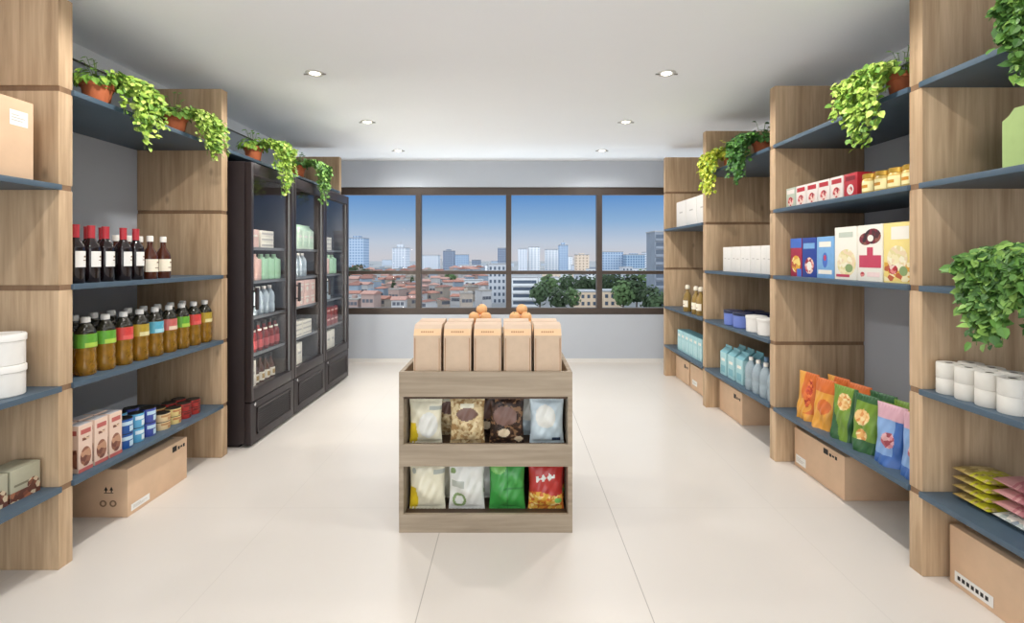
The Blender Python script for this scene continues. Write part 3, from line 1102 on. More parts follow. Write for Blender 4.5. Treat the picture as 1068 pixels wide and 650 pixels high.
def heap(cx, cy, who):
    c = 0
    pts = []
    for iy in range(2):
        for ix in range(3):
            pts.append((cx + (ix - 1) * .066, cy + (iy - .5) * .067, .925 + .032))
    for ix in range(2):
        pts.append((cx + (ix - .5) * .067, cy - .012, .925 + .032 + .046))
    pts.append((cx + .008, cy + .02, .925 + .032 + .088))
    for i, p in enumerate(pts):
        if i < 6:
            lb = f'bottom-layer orange {who}, {("front", "back")[i // 3]} row, {("first", "middle", "third")[i % 3]} from the fridges'
        elif i < 8:
            lb = f'upper-layer orange {who}, {("on the fridge side", "on the cereal side")[i - 6]}'
        else:
            lb = f'topmost orange {who}'
        o = place('orange', om, p, random.uniform(0, 6), lb, 'orange', 'oranges behind the bread bags')
        o.rotation_euler = (random.uniform(-.5, .5), random.uniform(-.5, .5), random.uniform(0, 6))
        link('stem', osm, o)


heap(-.195, 2.965, 'behind the middle bread bag')
heap(.045, 2.965, 'behind the fourth bread bag')

# ------------------------------------------------------------------ hanging plants
TERRA = M('terracotta', '#b9663f', 0.75, var=.06, vs=14)
SOIL = M('soil', '#3a2a20', 0.9, var=.2, vs=60)
VINE = M('vine stem', '#64803a', 0.6, var=.05)


def leafmat(name, c):
    if name in MATS:
        return MATS[name]
    t = M(name, c, 0.5, var=.16, vs=14)
    b_ = t.node_tree.nodes['Principled BSDF']
    b_.inputs['Subsurface Weight'].default_value = 0.0
    return t


PAL = {'fresh': [leafmat('leaf fresh', '#98b74a'), leafmat('leaf mid', '#6f9a3c'), leafmat('leaf lime', '#c0d56a')],
       'green': [leafmat('leaf green', '#5f8a3e'), leafmat('leaf deep', '#436b30'), leafmat('leaf mid2', '#86ac52')],
       'lime': [leafmat('leaf lime2', '#b8c83f'), leafmat('leaf yellow', '#d2d24c'), leafmat('leaf mid3', '#8aae3c')],
       'dark': [leafmat('leaf dark', '#40702e'), leafmat('leaf darker', '#325a28'), leafmat('leaf mid4', '#5d8f3d')]}
pot_body = lathe_mesh([(0, 0), (.048, 0), (.050, .003), (.062, .078), (.068, .078), (.070, .082), (.070, .104), (.067, .106), (.062, .106), (.060, .092), (0, .092)], TERRA, 24)
soil_mesh = lathe_mesh([(0, .097), (.061, .094), (.061, .092)], SOIL, 20)


def leaf(mb, p, nrm, dirv, s, m):
    nrm = nrm.normalized()
    d = (dirv - nrm * dirv.dot(nrm))
    if d.length < 1e-4:
        d = nrm.orthogonal()
    d.normalize()
    t = nrm.cross(d)
    pts = [p, p + d * s * .22 + t * s * .40 + nrm * s * .06, p + d * s * .62 + t * s * .36 + nrm * s * .03, p + d * s * 1.05 - nrm * s * .12,
           p + d * s * .62 - t * s * .36 + nrm * s * .03, p + d * s * .22 - t * s * .40 + nrm * s * .06, p + d * s * .5 - nrm * s * .05]
    mb.add(pts, [(0, 1, 6), (1, 2, 6), (2, 3, 6), (3, 4, 6), (4, 5, 6), (5, 0, 6)], m)


def plant(label, pot, ax, y0, y1, zb, pal, n_str=34, size=.036, spread=.06, front=None, bushr=.1, seed=1, zmax=2.58):
    rnd = random.Random(seed)
    x, y, z = pot
    r = thing('potted_vine', label, 'plant', pot, 0, 'trailing plants in terracotta pots')
    link('pot', pot_body, r, label='terracotta pot')
    link('soil', soil_mesh, r)
    mats = PAL[pal]
    L, ST = MB(), MB()
    top = z + .105
    for i in range(n_str):
        yt = rnd.uniform(y0, y1)
        xe = front + ax * (.03 + rnd.uniform(0, spread))
        edge = min(yt - y0, y1 - yt) / max(.001, (y1 - y0) / 2)
        ze = zb + (rnd.random() ** 1.6) * (top - zb) + (1 - edge) * .8 * (top - zb) * rnd.uniform(.35, 1)
        p0 = Vector((x + rnd.uniform(-.03, .03), y + rnd.uniform(-.03, .03), top - .01))
        p1 = Vector((x + (xe - x) * .5, y + (yt - y) * .5, top + .05 + rnd.random() * .06))
        p2 = Vector((xe, yt, top - .005 + rnd.random() * .03))
        p3 = Vector((xe + ax * rnd.uniform(-.01, .02), yt + rnd.uniform(-.02, .02), min(ze, top - .02)))
        pts = []
        for q in range(15):
            t = q / 14
            if t < .5:
                s = t * 2
                a = p0.lerp(p1, s)
                c = p1.lerp(p2, s)
                pts.append(a.lerp(c, s))
            else:
                s = (t - .5) * 2
                pts.append(p2.lerp(p3, s))
        ST.tube([q - Vector(pot) for q in pts], .0014, VINE, 5)
        ln = sum((pts[q + 1] - pts[q]).length for q in range(14))
        cnt = max(4, int(ln / .0125))
        for q in range(cnt):
            f = (.18 + .82 * (q + rnd.random() * .6) / cnt) * 14
            f = min(13.999, f)
            a = pts[int(f)].lerp(pts[int(f) + 1], f - int(f))
            off = Vector((ax * rnd.uniform(-.1, 1), rnd.uniform(-1, 1), rnd.uniform(-.5, .6)))
            nr = Vector((ax * rnd.uniform(.1, 1), rnd.uniform(-.9, .5), rnd.uniform(0, 1)))
            dv = Vector((ax * rnd.uniform(-.1, .5), rnd.uniform(-.6, .6), rnd.uniform(-1, .1)))
            p = a + off * .017
            if p.z < z + .03 and (p.x - front) * ax < .022:
                p.x = front + ax * rnd.uniform(.022, .05)
            leaf(L, p - Vector(pot), nr, dv, size * .8 * rnd.uniform(.55, 1.15), mats[0 if rnd.random() < .5 else (1 if rnd.random() < .6 else 2)])
    for i in range(150):
        d = Vector((rnd.gauss(0, 1), rnd.gauss(0, 1), abs(rnd.gauss(0, .8)))).normalized()
        p = Vector((x, y, top - .005)) + Vector((d.x, d.y, d.z * .75)) * bushr * rnd.uniform(.45, 1.0)
        p.z = min(p.z, zmax - .03)
        leaf(L, p - Vector(pot), d + Vector((0, -.3, .5)), Vector((d.x, d.y, -.3)), size * rnd.uniform(.6, 1.0), mats[rnd.choice((0, 1, 1))])
    for i in range(6):
        d = Vector((rnd.uniform(-1, 1), rnd.uniform(-1, 1), 2.2)).normalized()
        tp = Vector((x, y, top)) + d * rnd.uniform(.10, .15)
        tp.z = min(tp.z, zmax - .03)
        ST.tube([Vector((x, y, top - .01)) - Vector(pot), tp - Vector(pot)], .0012, VINE, 5)
        leaf(L, tp - Vector(pot), Vector((0, -.6, .8)), Vector((d.x, d.y, .1)), size * .7, mats[1])
    link('leaves', L, r)
    link('stems', ST, r)
    return r


T5 = LEV[4]
plant('fresh green trailing plant in a terracotta pot above the wine, nearer the entrance', (-2.035, 2.44, T5), 1, 2.45, 2.66, 1.89, 'fresh', 46, .040, .06, XFL + .012, .105, 1)
plant('fresh green trailing plant in a terracotta pot above the wine, near the fridges', (-2.035, 3.00, T5), 1, 3.00, 3.25, 1.96, 'fresh', 40, .038, .05, XFL + .012, .10, 2)
plant('fresh green trailing plant over the fridge that stands next to the oak upright', (-2.01, 3.86, T5), 1, 3.78, 4.04, 1.83, 'fresh', 42, .040, .05, FX, .115, 3)
plant('green trailing plant in a small pot over the middle fridge', (-2.01, 4.66, T5), 1, 4.58, 4.84, 1.82, 'green', 38, .040, .05, FX, .11, 4)
plant('large green trailing plant in a terracotta pot over the cereal boxes', (1.825, 2.33, T5), -1, 2.24, 2.52, 1.86, 'fresh', 56, .042, .07, XFR - .012, .12, 5)
plant('dark green trailing plant above the white cartons, beside the yellow-green one', (1.83, 3.66, T5), -1, 3.52, 3.80, 1.87, 'dark', 48, .044, .06, XFR - .012, .12, 6)
plant('yellow-green trailing plant above the white cartons, on the window side', (1.83, 4.18, T5), -1, 4.10, 4.36, 1.79, 'lime', 44, .044, .06, XFR - .012, .11, 7)
plant('big green plant spilling from the top shelf nearer the entrance', (1.87, 1.60, T5), -1, 1.46, 1.70, 1.88, 'green', 70, .046, .05, XFR - .012, .15, 8)
plant('round leafy green plant spilling over the shelf above the paper rolls', (1.86, 1.77, LEV[2]), -1, 1.62, 1.86, 1.02, 'green', 80, .048, .035, XFR - .012, .12, 9, 1.62)

# ------------------------------------------------------------------ goods on the shelves opposite the fridges
# pale green carton with slanted corner
PGR = M('pale green card', '#a9c17c', 0.6, var=.03)
b = MB()
b.prism([(-.155, 0), (.155, 0), (.155, .232), (-.155, .232)], -.18, .18, PGR)
b = MB()
prf = [(-.18, 0), (.18, 0), (.18, .228), (-.135, .228), (-.155, .205), (-.18, .19)]
bm_ = bmesh.new()
f_ = bm_.faces.new([bm_.verts.new((x, -.155, z)) for x, z in prf])
ex = bmesh.ops.extrude_face_region(bm_, geom=[f_])
for v in ex['geom']:
    if isinstance(v, bmesh.types.BMVert):
        v.co.y += .31
bmesh.ops.recalc_face_normals(bm_, faces=bm_.faces[:])
b.bm(bm_, PGR)
link('gift_carton', b, None, (1.985, 1.685, LEV[3]), RIGHT, label='pale green carton with a slanted corner on the shelf below the big plant', category='carton')

# white paper rolls
PAPER = M('tissue paper', '#dcd8cf', 0.9, var=.02, vs=40)
CORE = M('grey core', '#8d857b', 0.9, var=.05)
roll = [('roll', lathe_mesh([(.014, 0), (.041, 0), (.0425, .003), (.0425, .060), (.041, .063), (.014, .063)], PAPER, 28)),
        ('cardboard_core', lathe_mesh([(.0115, .001), (.0138, .001), (.0138, .062), (.0115, .062), (.0115, .001)], CORE, 16), 'grey cardboard core')]
for i, y in enumerate((2.058, 1.970, 1.883, 1.795)):
    for back in (0, 1):
        for k in (0, 1):
            place('paper_roll', roll, (1.80 + .09 * back, y, LEV[1] + .0635 * k), 0, f'white paper roll, {("lower", "upper")[k]}, {("front", "back")[back]} row, {nth(i)} stack from the oak upright', 'paper roll', 'white paper rolls')


# flat packets
def packet(w, d, h, m, m2, seed):
    """flat filled packet lying down, sealed puffed ends"""
    rnd = random.Random(seed)
    b = MB()
    nx, ny = 14, 8
    for s in (1, -1):
        base = len(b.v)
        for j in range(ny + 1):
            for i in range(nx + 1):
                u, v = i / nx, j / ny
                t = (math.sin(PI * u) ** .38) * (math.sin(PI * v) ** .4) if 0 < u < 1 and 0 < v < 1 else 0
                b.v.append(((u - .5) * w, (v - .5) * d, h / 2 + s * t * h / 2 * (1 + .06 * math.sin(7 * u + 5 * v + seed))))
        for j in range(ny):
            for i in range(nx):
                q = [base + j * (nx + 1) + i, base + j * (nx + 1) + i + 1, base + (j + 1) * (nx + 1) + i + 1, base + (j + 1) * (nx + 1) + i]
                b.f.append(q if s > 0 else q[::-1])
                b.m.append(b.mi(m2 if (i > nx * .45 and (i * 3 + j) % 4) else m))
    return b.mesh('packet', 60)


KHA = chips('khaki print', ['#b7a46a', '#a38b4f', '#cdbb84', '#8f7c48'], 45)
YLG = M('acid yellow', '#b9b52f', 0.4, var=.12, vs=40)
PNK = M('dusty pink', '#b98583', 0.45, var=.08, vs=40)
PNK2 = M('rose', '#a06166', 0.45, var=.08, vs=40)
GRW = chips('grey print', ['#9aa5a0', '#c7c9c2', '#74808a', '#d3cfc4'], 45)
pk1 = packet(.155, .16, .037, KHA, YLG, 1)
pk2 = packet(.15, .16, .046, PNK, PNK2, 2)
pk3 = packet(.15, .16, .046, GRW, GRW, 3)
for k in range(4):
    place('snack_packet', pk1, (1.905, 1.995, LEV[0] + .0355 * k), RIGHT, f'flat yellow-green packet on the lowest shelf, {nth(k)} from the bottom of the stack', 'packet', 'stacked flat packets')
for k in range(4):
    place('snack_packet', pk3 if k == 0 else pk2, (1.905, 1.825, LEV[0] + .0445 * k), RIGHT, 'flat grey-white packet at the bottom of the pink stack' if k == 0 else f'flat pink packet, {nth(k - 1)} above the grey-white one', 'packet', 'stacked flat packets')

# small picture boxes and gold-lidded jars
WB = M('box off-white', '#e3d9d2', 0.5, var=.02)
RDB = M('box red', '#b22a35', 0.45, var=.05)
PIC = chips('red picture', ['#b8323a', '#d9857e', '#8a1f2b', '#e8c9bb'], 60)
sm_w = carton(.105, .08, .13, WB, [('f', 'e', .2, .1, .8, .55, PIC), ('f', 'r', .1, .7, .9, .9, RDB), ('f', 'r', .0, .0, 1, .06, RDB, .0002), ('l', 'r', .1, .3, .9, .6, PIC), ('r', 'r', .1, .3, .9, .6, PIC)])[0].mesh('s', 30)
GRB = M('box grey green', '#b5beae', .5, var=.03)
sm_g = carton(.105, .08, .13, GRB, [('f', 'e', .2, .1, .8, .55, PIC), ('f', 'r', .1, .7, .9, .9, WB)])[0].mesh('s', 30)
sm_r = carton(.105, .08, .13, RDB, [('f', 'e', .25, .12, .75, .55, WB), ('f', 'r', .15, .7, .85, .88, M('box dark red', '#7c1622', .5, var=.03)), ('f', 'e', .35, .2, .65, .46, PIC, .0002)])[0].mesh('s', 30)
for i in range(6):
    m_ = (sm_g, sm_w, sm_w, sm_w, sm_w, sm_r)[i]
    c = ('grey-green', 'off-white', 'off-white', 'off-white', 'off-white', 'red')[i]
    place('tea_box', m_, (1.835, 3.222 - .114 * i, LEV[3]), RIGHT, f'small {c} box with red picture above the cereals, {nth(i)} from the window end', 'box', 'small boxes above the cereals')
    if i % 2 == 0 or i == 5:
        place('tea_box', m_, (1.925, 3.222 - .114 * i, LEV[3]), RIGHT, f'small box hidden behind the {nth(i)} small box from the window end', 'box', 'small boxes above the cereals')
GOLD = M('gold lid', '#d9ae4e', 0.3, .7, var=.05)
JAR = M('yellow jar', '#cfae5a', 0.3, coat=.3, var=.1, vs=30)
JLB = M('jar label', '#eee2a9', 0.5, var=.04)
jar = [('body', lathe_mesh([(0, 0), (.038, 0), (.041, .005), (.041, .07), (.036, .078), (0, .078)], JAR, 20)), ('lid', lathe_mesh([(.037, .077), (.040, .078), (.040, .098), (.038, .1), (0, .1)], GOLD, 20), 'gold lid'),
       ('paper_label', label_mesh(.0417, .012, .062, 1.1, JLB, [(.03, .045, -.5, .5, M('jar print', '#c98a2d', .5, var=.04))]), 'pale yellow label')]
for i in range(4):
    for back in (0, 1):
        place('honey_jar', jar, (1.80 + .09 * back, 2.50 - .086 * i, LEV[3]), RIGHT, f'gold-lidded yellow jar, {("front", "back")[back]} row, {nth(i)} from the red box', 'jar', 'gold lidded jars')

# cereal boxes
def cer(w, h, base, decs):
    return carton(w, .075, h, base, decs)[0].mesh('cereal', 30)


FRP = chips('pale fruit print', ['#ece0b4', '#f0e8cc', '#e0d49a', '#e8d2ac'], 45)
PGL = M('pale grey green print', '#c5ccbd', .5, var=.03)
PKC0 = M('pale blush print', '#ecd2cc', .5, var=.03)
CB1, CB2, CB3 = M('cereal wine red', '#a3324a', .45, var=.05), M('cereal navy', '#2f4694', .45, var=.05), M('cereal sky', '#7aa9d6', .45, var=.05)
WHT = M('cereal white', '#efeadd', .45, var=.01)
LEM = M('cereal lemon', '#ecd88a', .45, var=.03)
FRU = chips('fruit print', ['#d8a33a', '#e9cf7a', '#b95f3a', '#f0e2b4'], 40)
BER = chips('berry print', ['#51302f', '#7a2b35', '#3b2a2c', '#8f5a4c'], 40)
MAG = M('cereal magenta', '#c2455d', .45, var=.03)
SKYB = M('cereal blue patch', '#4a6fc0', .45, var=.04)
cere = [(.122, .24, cer(.122, .24, CB1, [('f', 'r', 0, .75, 1, 1, SKYB), ('f', 'e', .1, .1, .9, .55, FRU), ('f', 'r', .6, .0, 1, .2, SKYB, .0002)]), 'wine red and blue cereal box', 3.166),
        (.142, .24, cer(.142, .24, CB2, [('f', 'e', .2, .08, .85, .5, PIC), ('f', 'r', .1, .72, .9, .86, CB3), ('f', 'e', .35, .16, .7, .4, WHT, .0002)]), 'navy blue cereal box with a bowl picture', 3.027),
        (.156, .24, cer(.156, .24, CB3, [('f', 'e', .35, .25, .65, .62, SKYB), ('f', 'r', .1, .1, .9, .2, WHT), ('f', 'e', .42, .42, .58, .56, MAG, .0002), ('f', 'r', .15, .75, .85, .88, WHT)]), 'sky blue cereal box with a small emblem', 2.872),
        (.176, .285, cer(.176, .285, WHT, [('f', 'e', .12, .06, .98, .58, FRP), ('f', 'e', .5, .14, .85, .3, LEAFP, .0002), ('f', 'r', .2, .80, .85, .90, PGL), ('f', 'r', .08, .05, .7, .10, MAG, .0003)]), 'white cereal box with golden fruit picture', 2.697),
        (.176, .285, cer(.176, .285, WHT, [('f', 'e', .08, .64, .62, .86, BER), ('f', 'e', .3, .66, .95, .93, BER, .0002), ('f', 'e', .42, .70, .66, .82, WHT, .0003), ('f', 'r', .08, .24, .95, .46, MAG), ('f', 'r', .4, .46, .64, .60, MAG, .0003), ('f', 'e', .12, .07, .3, .16, PIC), ('f', 'r', .4, .08, .9, .16, PKC0)]), 'white cereal box with dark berries over a red band', 2.513),
        (.165, .285, cer(.165, .285, LEM, [('f', 'r', .04, .03, .97, .34, FRU), ('f', 'e', .15, .2, .9, .62, FRP, .0002), ('f', 'r', .3, .72, .95, .93, WHT), ('f', 'e', .2, .14, .55, .3, PIC, .0003), ('f', 'e', .6, .12, .9, .28, LEAFP, .0003)]), 'lemon yellow cereal box next to the oak upright', 2.336)]
for w_, h_, me, lb, y in cere:
    place('cereal_box', me, (1.835, y, LEV[2]), RIGHT, lb, 'cereal box', 'cereal boxes in a row')

# stand-up pouches
ORF = M('orange pouch', '#c9682c', .4, coat=.2, var=.06, vs=20)
ORY = M('orange yellow', '#d99a3f', .4, coat=.2, var=.06, vs=20)
ORR = chips('red orange', ['#b3402a', '#c9582f', '#a13224', '#d9773f'], 55)
GRP = M('green pouch', '#6f8f32', .4, coat=.2, var=.08, vs=20)
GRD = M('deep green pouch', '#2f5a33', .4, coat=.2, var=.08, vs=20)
PEA = chips('peach print', ['#d9a45f', '#e6bf83', '#cf8a4a', '#e8d09a'], 55)
BLP = M('blue pouch', '#7fa0cc', .4, coat=.2, var=.06, vs=20)
BLD = M('deep blue pouch', '#3f67a8', .4, coat=.2, var=.08, vs=20)
PKP = M('pink pouch', '#cfa3ae', .4, coat=.2, var=.05, vs=20)
RSP = chips('rose print', ['#b05a63', '#c9838a', '#94454f', '#d5a5a5'], 55)
pO = pouch(.155, .285, .115, [ORF, ORY, ORR], lambda u, v, s: 2 if ell(u, v, .68, .58, .16, .3) else (1 if u < .35 or v < .15 or ell(u, v, .5, .3, .35, .15) else 0), True, seed=21)
pO2 = pouch(.155, .285, .115, [ORY, ORF, ORR], lambda u, v, s: 1 if v > .72 or ell(u, v, .6, .45, .3, .15) else (2 if ell(u, v, .3, .86, .2, .06) else 0), True, seed=22)
pG = pouch(.155, .285, .115, [GRP, GRD, PEA], lambda u, v, s: 2 if ell(u, v, .55, .72, .28, .16) else (1 if (u + v * .7 < .55 or u > .85) else 0), True, seed=23)  # deep green is print, and also paints the unlit near edge
pG2 = pouch(.155, .285, .115, [GRP, GRD, PEA], lambda u, v, s: 2 if ell(u, v, .45, .60, .3, .14) or ell(u, v, .5, .3, .2, .1) else (1 if v < .2 or v > .88 or u < .12 else 0), True, seed=24)
pB = pouch(.155, .285, .115, [BLP, BLD, PKP, RSP], lambda u, v, s: 3 if ell(u, v, .58, .42, .2, .13) else (2 if v > .74 else (1 if u > .72 or v < .16 else 0)), True, seed=25)
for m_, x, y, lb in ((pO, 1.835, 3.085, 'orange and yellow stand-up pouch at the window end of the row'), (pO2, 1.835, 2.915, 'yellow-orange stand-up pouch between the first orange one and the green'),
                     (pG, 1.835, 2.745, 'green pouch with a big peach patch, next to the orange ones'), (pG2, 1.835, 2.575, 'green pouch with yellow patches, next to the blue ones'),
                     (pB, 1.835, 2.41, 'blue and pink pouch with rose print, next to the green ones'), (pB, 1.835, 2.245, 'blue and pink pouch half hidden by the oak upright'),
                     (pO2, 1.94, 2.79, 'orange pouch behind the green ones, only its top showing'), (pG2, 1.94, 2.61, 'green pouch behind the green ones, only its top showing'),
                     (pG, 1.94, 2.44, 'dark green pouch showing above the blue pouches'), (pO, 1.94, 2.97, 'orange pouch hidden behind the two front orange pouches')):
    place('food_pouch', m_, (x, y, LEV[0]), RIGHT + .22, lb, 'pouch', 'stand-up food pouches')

# white cartons, tubs, teal cartons, clear bottles
WC = M('white carton', '#e4e0da', .5, var=.012)
GRL = M('carton crease', '#bdb8b1', .6, var=.02)
wc = carton(.158, .12, .205, WC, [('f', 'r', .5, 0, .507, 1, GRL), ('f', 'r', .2, .52, .4, .55, GRL), ('f', 'r', .62, .5, .85, .53, GRL)], .003)[0].mesh('wc', 30)
for i in range(5):
    place('white_carton', wc, (1.865, 4.205 - .164 * i, LEV[2]), RIGHT, f'plain white carton above the blue tubs, {nth(i)} from the window end', 'carton', 'plain white cartons')
BLT = M('periwinkle plastic', '#6b7fc4', .4, var=.03)
NAV = M('navy lid', '#242b4a', .4, var=.03)


def rtub(m):
    return [('body', lathe_mesh([(0, 0), (.066, 0), (.072, .006), (.074, .10), (0, .10)], m, 24)), ('lid', lathe_mesh([(.0755, .098), (.077, .101), (.077, .118), (.073, .122), (0, .122)], NAV if m is BLT else TUBW, 24))]


tB, tW = rtub(BLT), rtub(TUBW)
for i, (p_, y) in enumerate(((tB, 4.14), (tB, 3.965), (tW, 3.745), (tW, 3.57))):
    c = 'blue' if p_ is tB else 'white'
    place('food_tub', p_, (1.83, y, LEV[1]), RIGHT, f'{c} round tub in front, {("on the window side", "on the entrance side")[i % 2]} of the {c} pair', 'tub', 'blue and white round tubs')
    place('food_tub', tB, (1.985, y - .04, LEV[1]), RIGHT, f'dark-lidded tub in the back row, {nth(i)} from the window end', 'tub', 'blue and white round tubs')
TEAL = M('teal carton', '#a6cdd0', .45, var=.04)
TEALD = M('teal shade', '#7cb0ba', .45, var=.04)


def gable(w, d, h, m, m2):
    b = MB()
    hb = h * .76
    b.box(-w / 2, w / 2, -d / 2, d / 2, 0, hb, m, .002)
    vs = [(-w / 2, -d / 2, hb), (w / 2, -d / 2, hb), (w / 2, d / 2, hb), (-w / 2, d / 2, hb), (-w / 2, 0, h * .93), (w / 2, 0, h * .93)]
    b.add(vs, [(0, 1, 5, 4), (2, 3, 4, 5), (1, 2, 5), (3, 0, 4)], m2)
    b.box(-w / 2, w / 2, -.002, .002, h * .92, h, m2)
    dec(b, w, d, hb, [('f', 'r', .15, .12, .85, .42, m2), ('f', 'r', .2, .62, .8, .74, WHT)])
    return b.mesh('gable', 30)


ga = gable(.115, .10, .25, TEAL, TEALD)
ga_cap = MB()
ga_cap.lathe([(0, 0), (.014, 0), (.014, .012), (0, .012)], WCAP, 12)
for i, y in enumerate((4.235, 4.085, 3.935)):
    for back in (0, 1):
        o = place('gable_carton', ga, (1.835 + .115 * back, y, LEV[0]), RIGHT, f'teal gable-top carton, {("front", "back")[back]} row, {nth(i)} from the window end', 'carton', 'teal gable cartons')
CLR = M('clear plastic', '#b9c8d0', 0.15, tr=.35, ior=1.2, var=.06, coat=.3)
CLB = M('blue clear plastic', '#9fbbd3', 0.15, tr=.35, ior=1.2, var=.06, coat=.3)
BCAP = M('blue cap', '#8fb1cf', .4, var=.03)


def pet(m, cap, r_=.043, h=.245):
    return [('body', lathe_mesh([(0, 0), (r_ - .006, 0), (r_, .008), (r_, h * .32), (r_ - .004, h * .37), (r_, h * .42), (r_, h * .62), (r_ * .85, h * .74), (.016, h * .88), (.014, h * .9), (.014, h * .95), (0, h * .95)], m, 20)),
            ('cap', lathe_mesh([(.0165, h * .9), (.0165, h), (0, h)], cap, 14))]


p1_, p2_ = pet(CLR, WCAP), pet(CLB, BCAP)
for i, y in enumerate((3.765, 3.655, 3.545, 3.435)):
    place('water_bottle', p1_, (1.80, y, LEV[0]), RIGHT, f'clear grey water bottle beside the teal cartons, front row, {nth(i)} from the window end', 'bottle', 'clear water bottles')
    place('water_bottle', p2_, (1.905, y - .02, LEV[0]), RIGHT, f'bluish water bottle in the back row beside the teal cartons, {nth(i)} from the window end', 'bottle', 'clear water bottles')

# bay by the window
wb = carton(.295, .2, .285, WC, [('f', 'r', .0, .0, 1, .02, GRL), ('f', 'r', .33, .55, .67, .6, GRL)], .003)[0].mesh('wb', 30)
for i in range(3):
    place('white_box', wb, (1.915, 5.385 - .305 * i, LEV[3]), RIGHT, f'large white box on the high shelf by the window, {nth(i)} from the window end', 'box', 'large white boxes by the window')
OLV = M('amber bottle', '#a88a4c', .12, tr=.3, ior=1.3, coat=.3, var=.08)
am = [('body', lathe_mesh([(0, 0), (.038, 0), (.043, .006), (.043, .14), (.038, .17), (.018, .205), (.014, .215), (.014, .235), (0, .235)], OLV, 20)),
      ('cap', lathe_mesh([(.02, .232), (.024, .24), (.022, .265), (.012, .275), (0, .276)], CREAM, 14), 'cream cap'), ('paper_label', label_mesh(.0437, .05, .115, 1.3, CREAM, [(.07, .078, -.4, .4, INKF)]), 'cream label')]
for i, (x, y) in enumerate(((1.80, 5.14), (1.80, 4.90), (1.80, 4.775), (1.91, 4.80))):
    place('oil_bottle', am, (x, y, LEV[1]), RIGHT, ['amber bottle with cream label, standing apart at the window end', 'amber bottle with cream label, in the middle of the three in front', 'amber bottle with cream label, against the oak upright', 'amber bottle standing behind the other amber ones'][i], 'bottle', 'amber bottles with cream labels')
tp = carton(.108, .13, .215, TEAL, [('f', 'r', .08, .1, .92, .6, M('teal pale', '#b9dadb', .45, var=.03)), ('f', 'r', .2, .7, .8, .82, WHT), ('f', 'r', .45, 0, .5, 1, TEALD, .0002)], .004, TEALD)[0].mesh('tp', 30)
for i in range(6):
    place('teal_pack', tp, (1.85, 5.355 - .118 * i, LEV[0]), RIGHT, f'teal pack on the lowest shelf by the window, {nth(i)} from the window end', 'pack', 'teal packs by the window')

# ------------------------------------------------------------------ goods inside the fridges
PKC = M('blush carton', '#e3bdb0', .5, var=.03)
MNT = M('mint plastic', '#b5dfb9', .45, var=.03)
IVY = M('ivory carton', '#e9e3d3', .5, var=.02)
KET = M('sauce red', '#7a2020', .15, coat=.3, var=.08)


def jug(m):
    return [('body', (lambda b: (b.box(-.048, .048, -.04, .04, 0, .165, m, .012), b.lathe([(.034, .164), (.02, .183), (.016, .186), (0, .186)], m, 14), b)[2])(MB()).mesh('jug', 40)),
            ('cap', lathe_mesh([(.018, .184), (.018, .202), (0, .203)], m, 12))]


jp, jm = jug(PKC), jug(MNT)
pf = pet(M('fridge clear plastic', '#c3d0d8', .2, tr=.2, ior=1.2, var=.05), WCAP, .04, .215)
ks = [('body', lathe_mesh([(0, 0), (.034, 0), (.037, .005), (.037, .12), (.03, .14), (.014, .18), (.013, .21), (0, .21)], KET, 18)),
      ('cap', lathe_mesh([(.0155, .195), (.0155, .222), (0, .223)], INK, 12), 'dark cap'), ('paper_label', label_mesh(.0377, .025, .085, 1.4, M('sauce label', '#b0484a', .5, var=.04)), 'red label'),
      ('neck_label', label_mesh(.0255, .145, .165, 1.2, CREAM), 'cream neck label')]
bs = [('body', lathe_mesh([(0, 0), (.034, 0), (.036, .005), (.036, .10), (.028, .125), (.014, .155), (.013, .185), (0, .185)], AMBER, 18)),
      ('cap', lathe_mesh([(.0155, .175), (.0155, .197), (0, .198)], INK, 12), 'dark cap'), ('paper_label', label_mesh(.0367, .02, .085, 1.5, CREAM, [(.035, .07, -.6, .6, M('gold print', '#a98845', .5, var=.05))]), 'cream and gold label')]
ivc = carton(.11, .09, .20, IVY, [('f', 'r', .2, .5, .8, .6, GRL)])[0].mesh('ivc', 30)
pkb = carton(.13, .10, .135, PKC, [('f', 'r', .15, .6, .85, .7, IVY), ('f', 'r', .48, 0, .52, 1, GRL)])[0].mesh('pkb', 30)
stk = carton(.20, .10, .044, IVY, [('f', 'r', .05, .3, .95, .62, GRL)])[0].mesh('stk', 30)
mnb = gable(.12, .09, .225, M('pale mint carton', '#d7ead0', .45, var=.02), M('pale mint shade', '#c2dcc0', .45, var=.02))
redp = carton(.10, .10, .095, M('crimson pack', '#8a2b2b', .4, var=.06), [('f', 'r', .1, .55, .9, .75, PKC)])[0].mesh('redp', 30)
GXF = -1.972
FN = ['nearer the wine', 'in the middle', 'beside the window']


def row(name, parts, fr, shelf_i, ys, lab, cat, dz=0.0):
    for i, y in enumerate(ys):
        place(name, parts, (GXF, FY[fr] + y, FZ[shelf_i] + dz), LEFT, f'{lab}, {nth(i)} along, fridge {FN[fr]}', cat, f'{lab.split(",")[0]} in fridge {FN[fr]}')


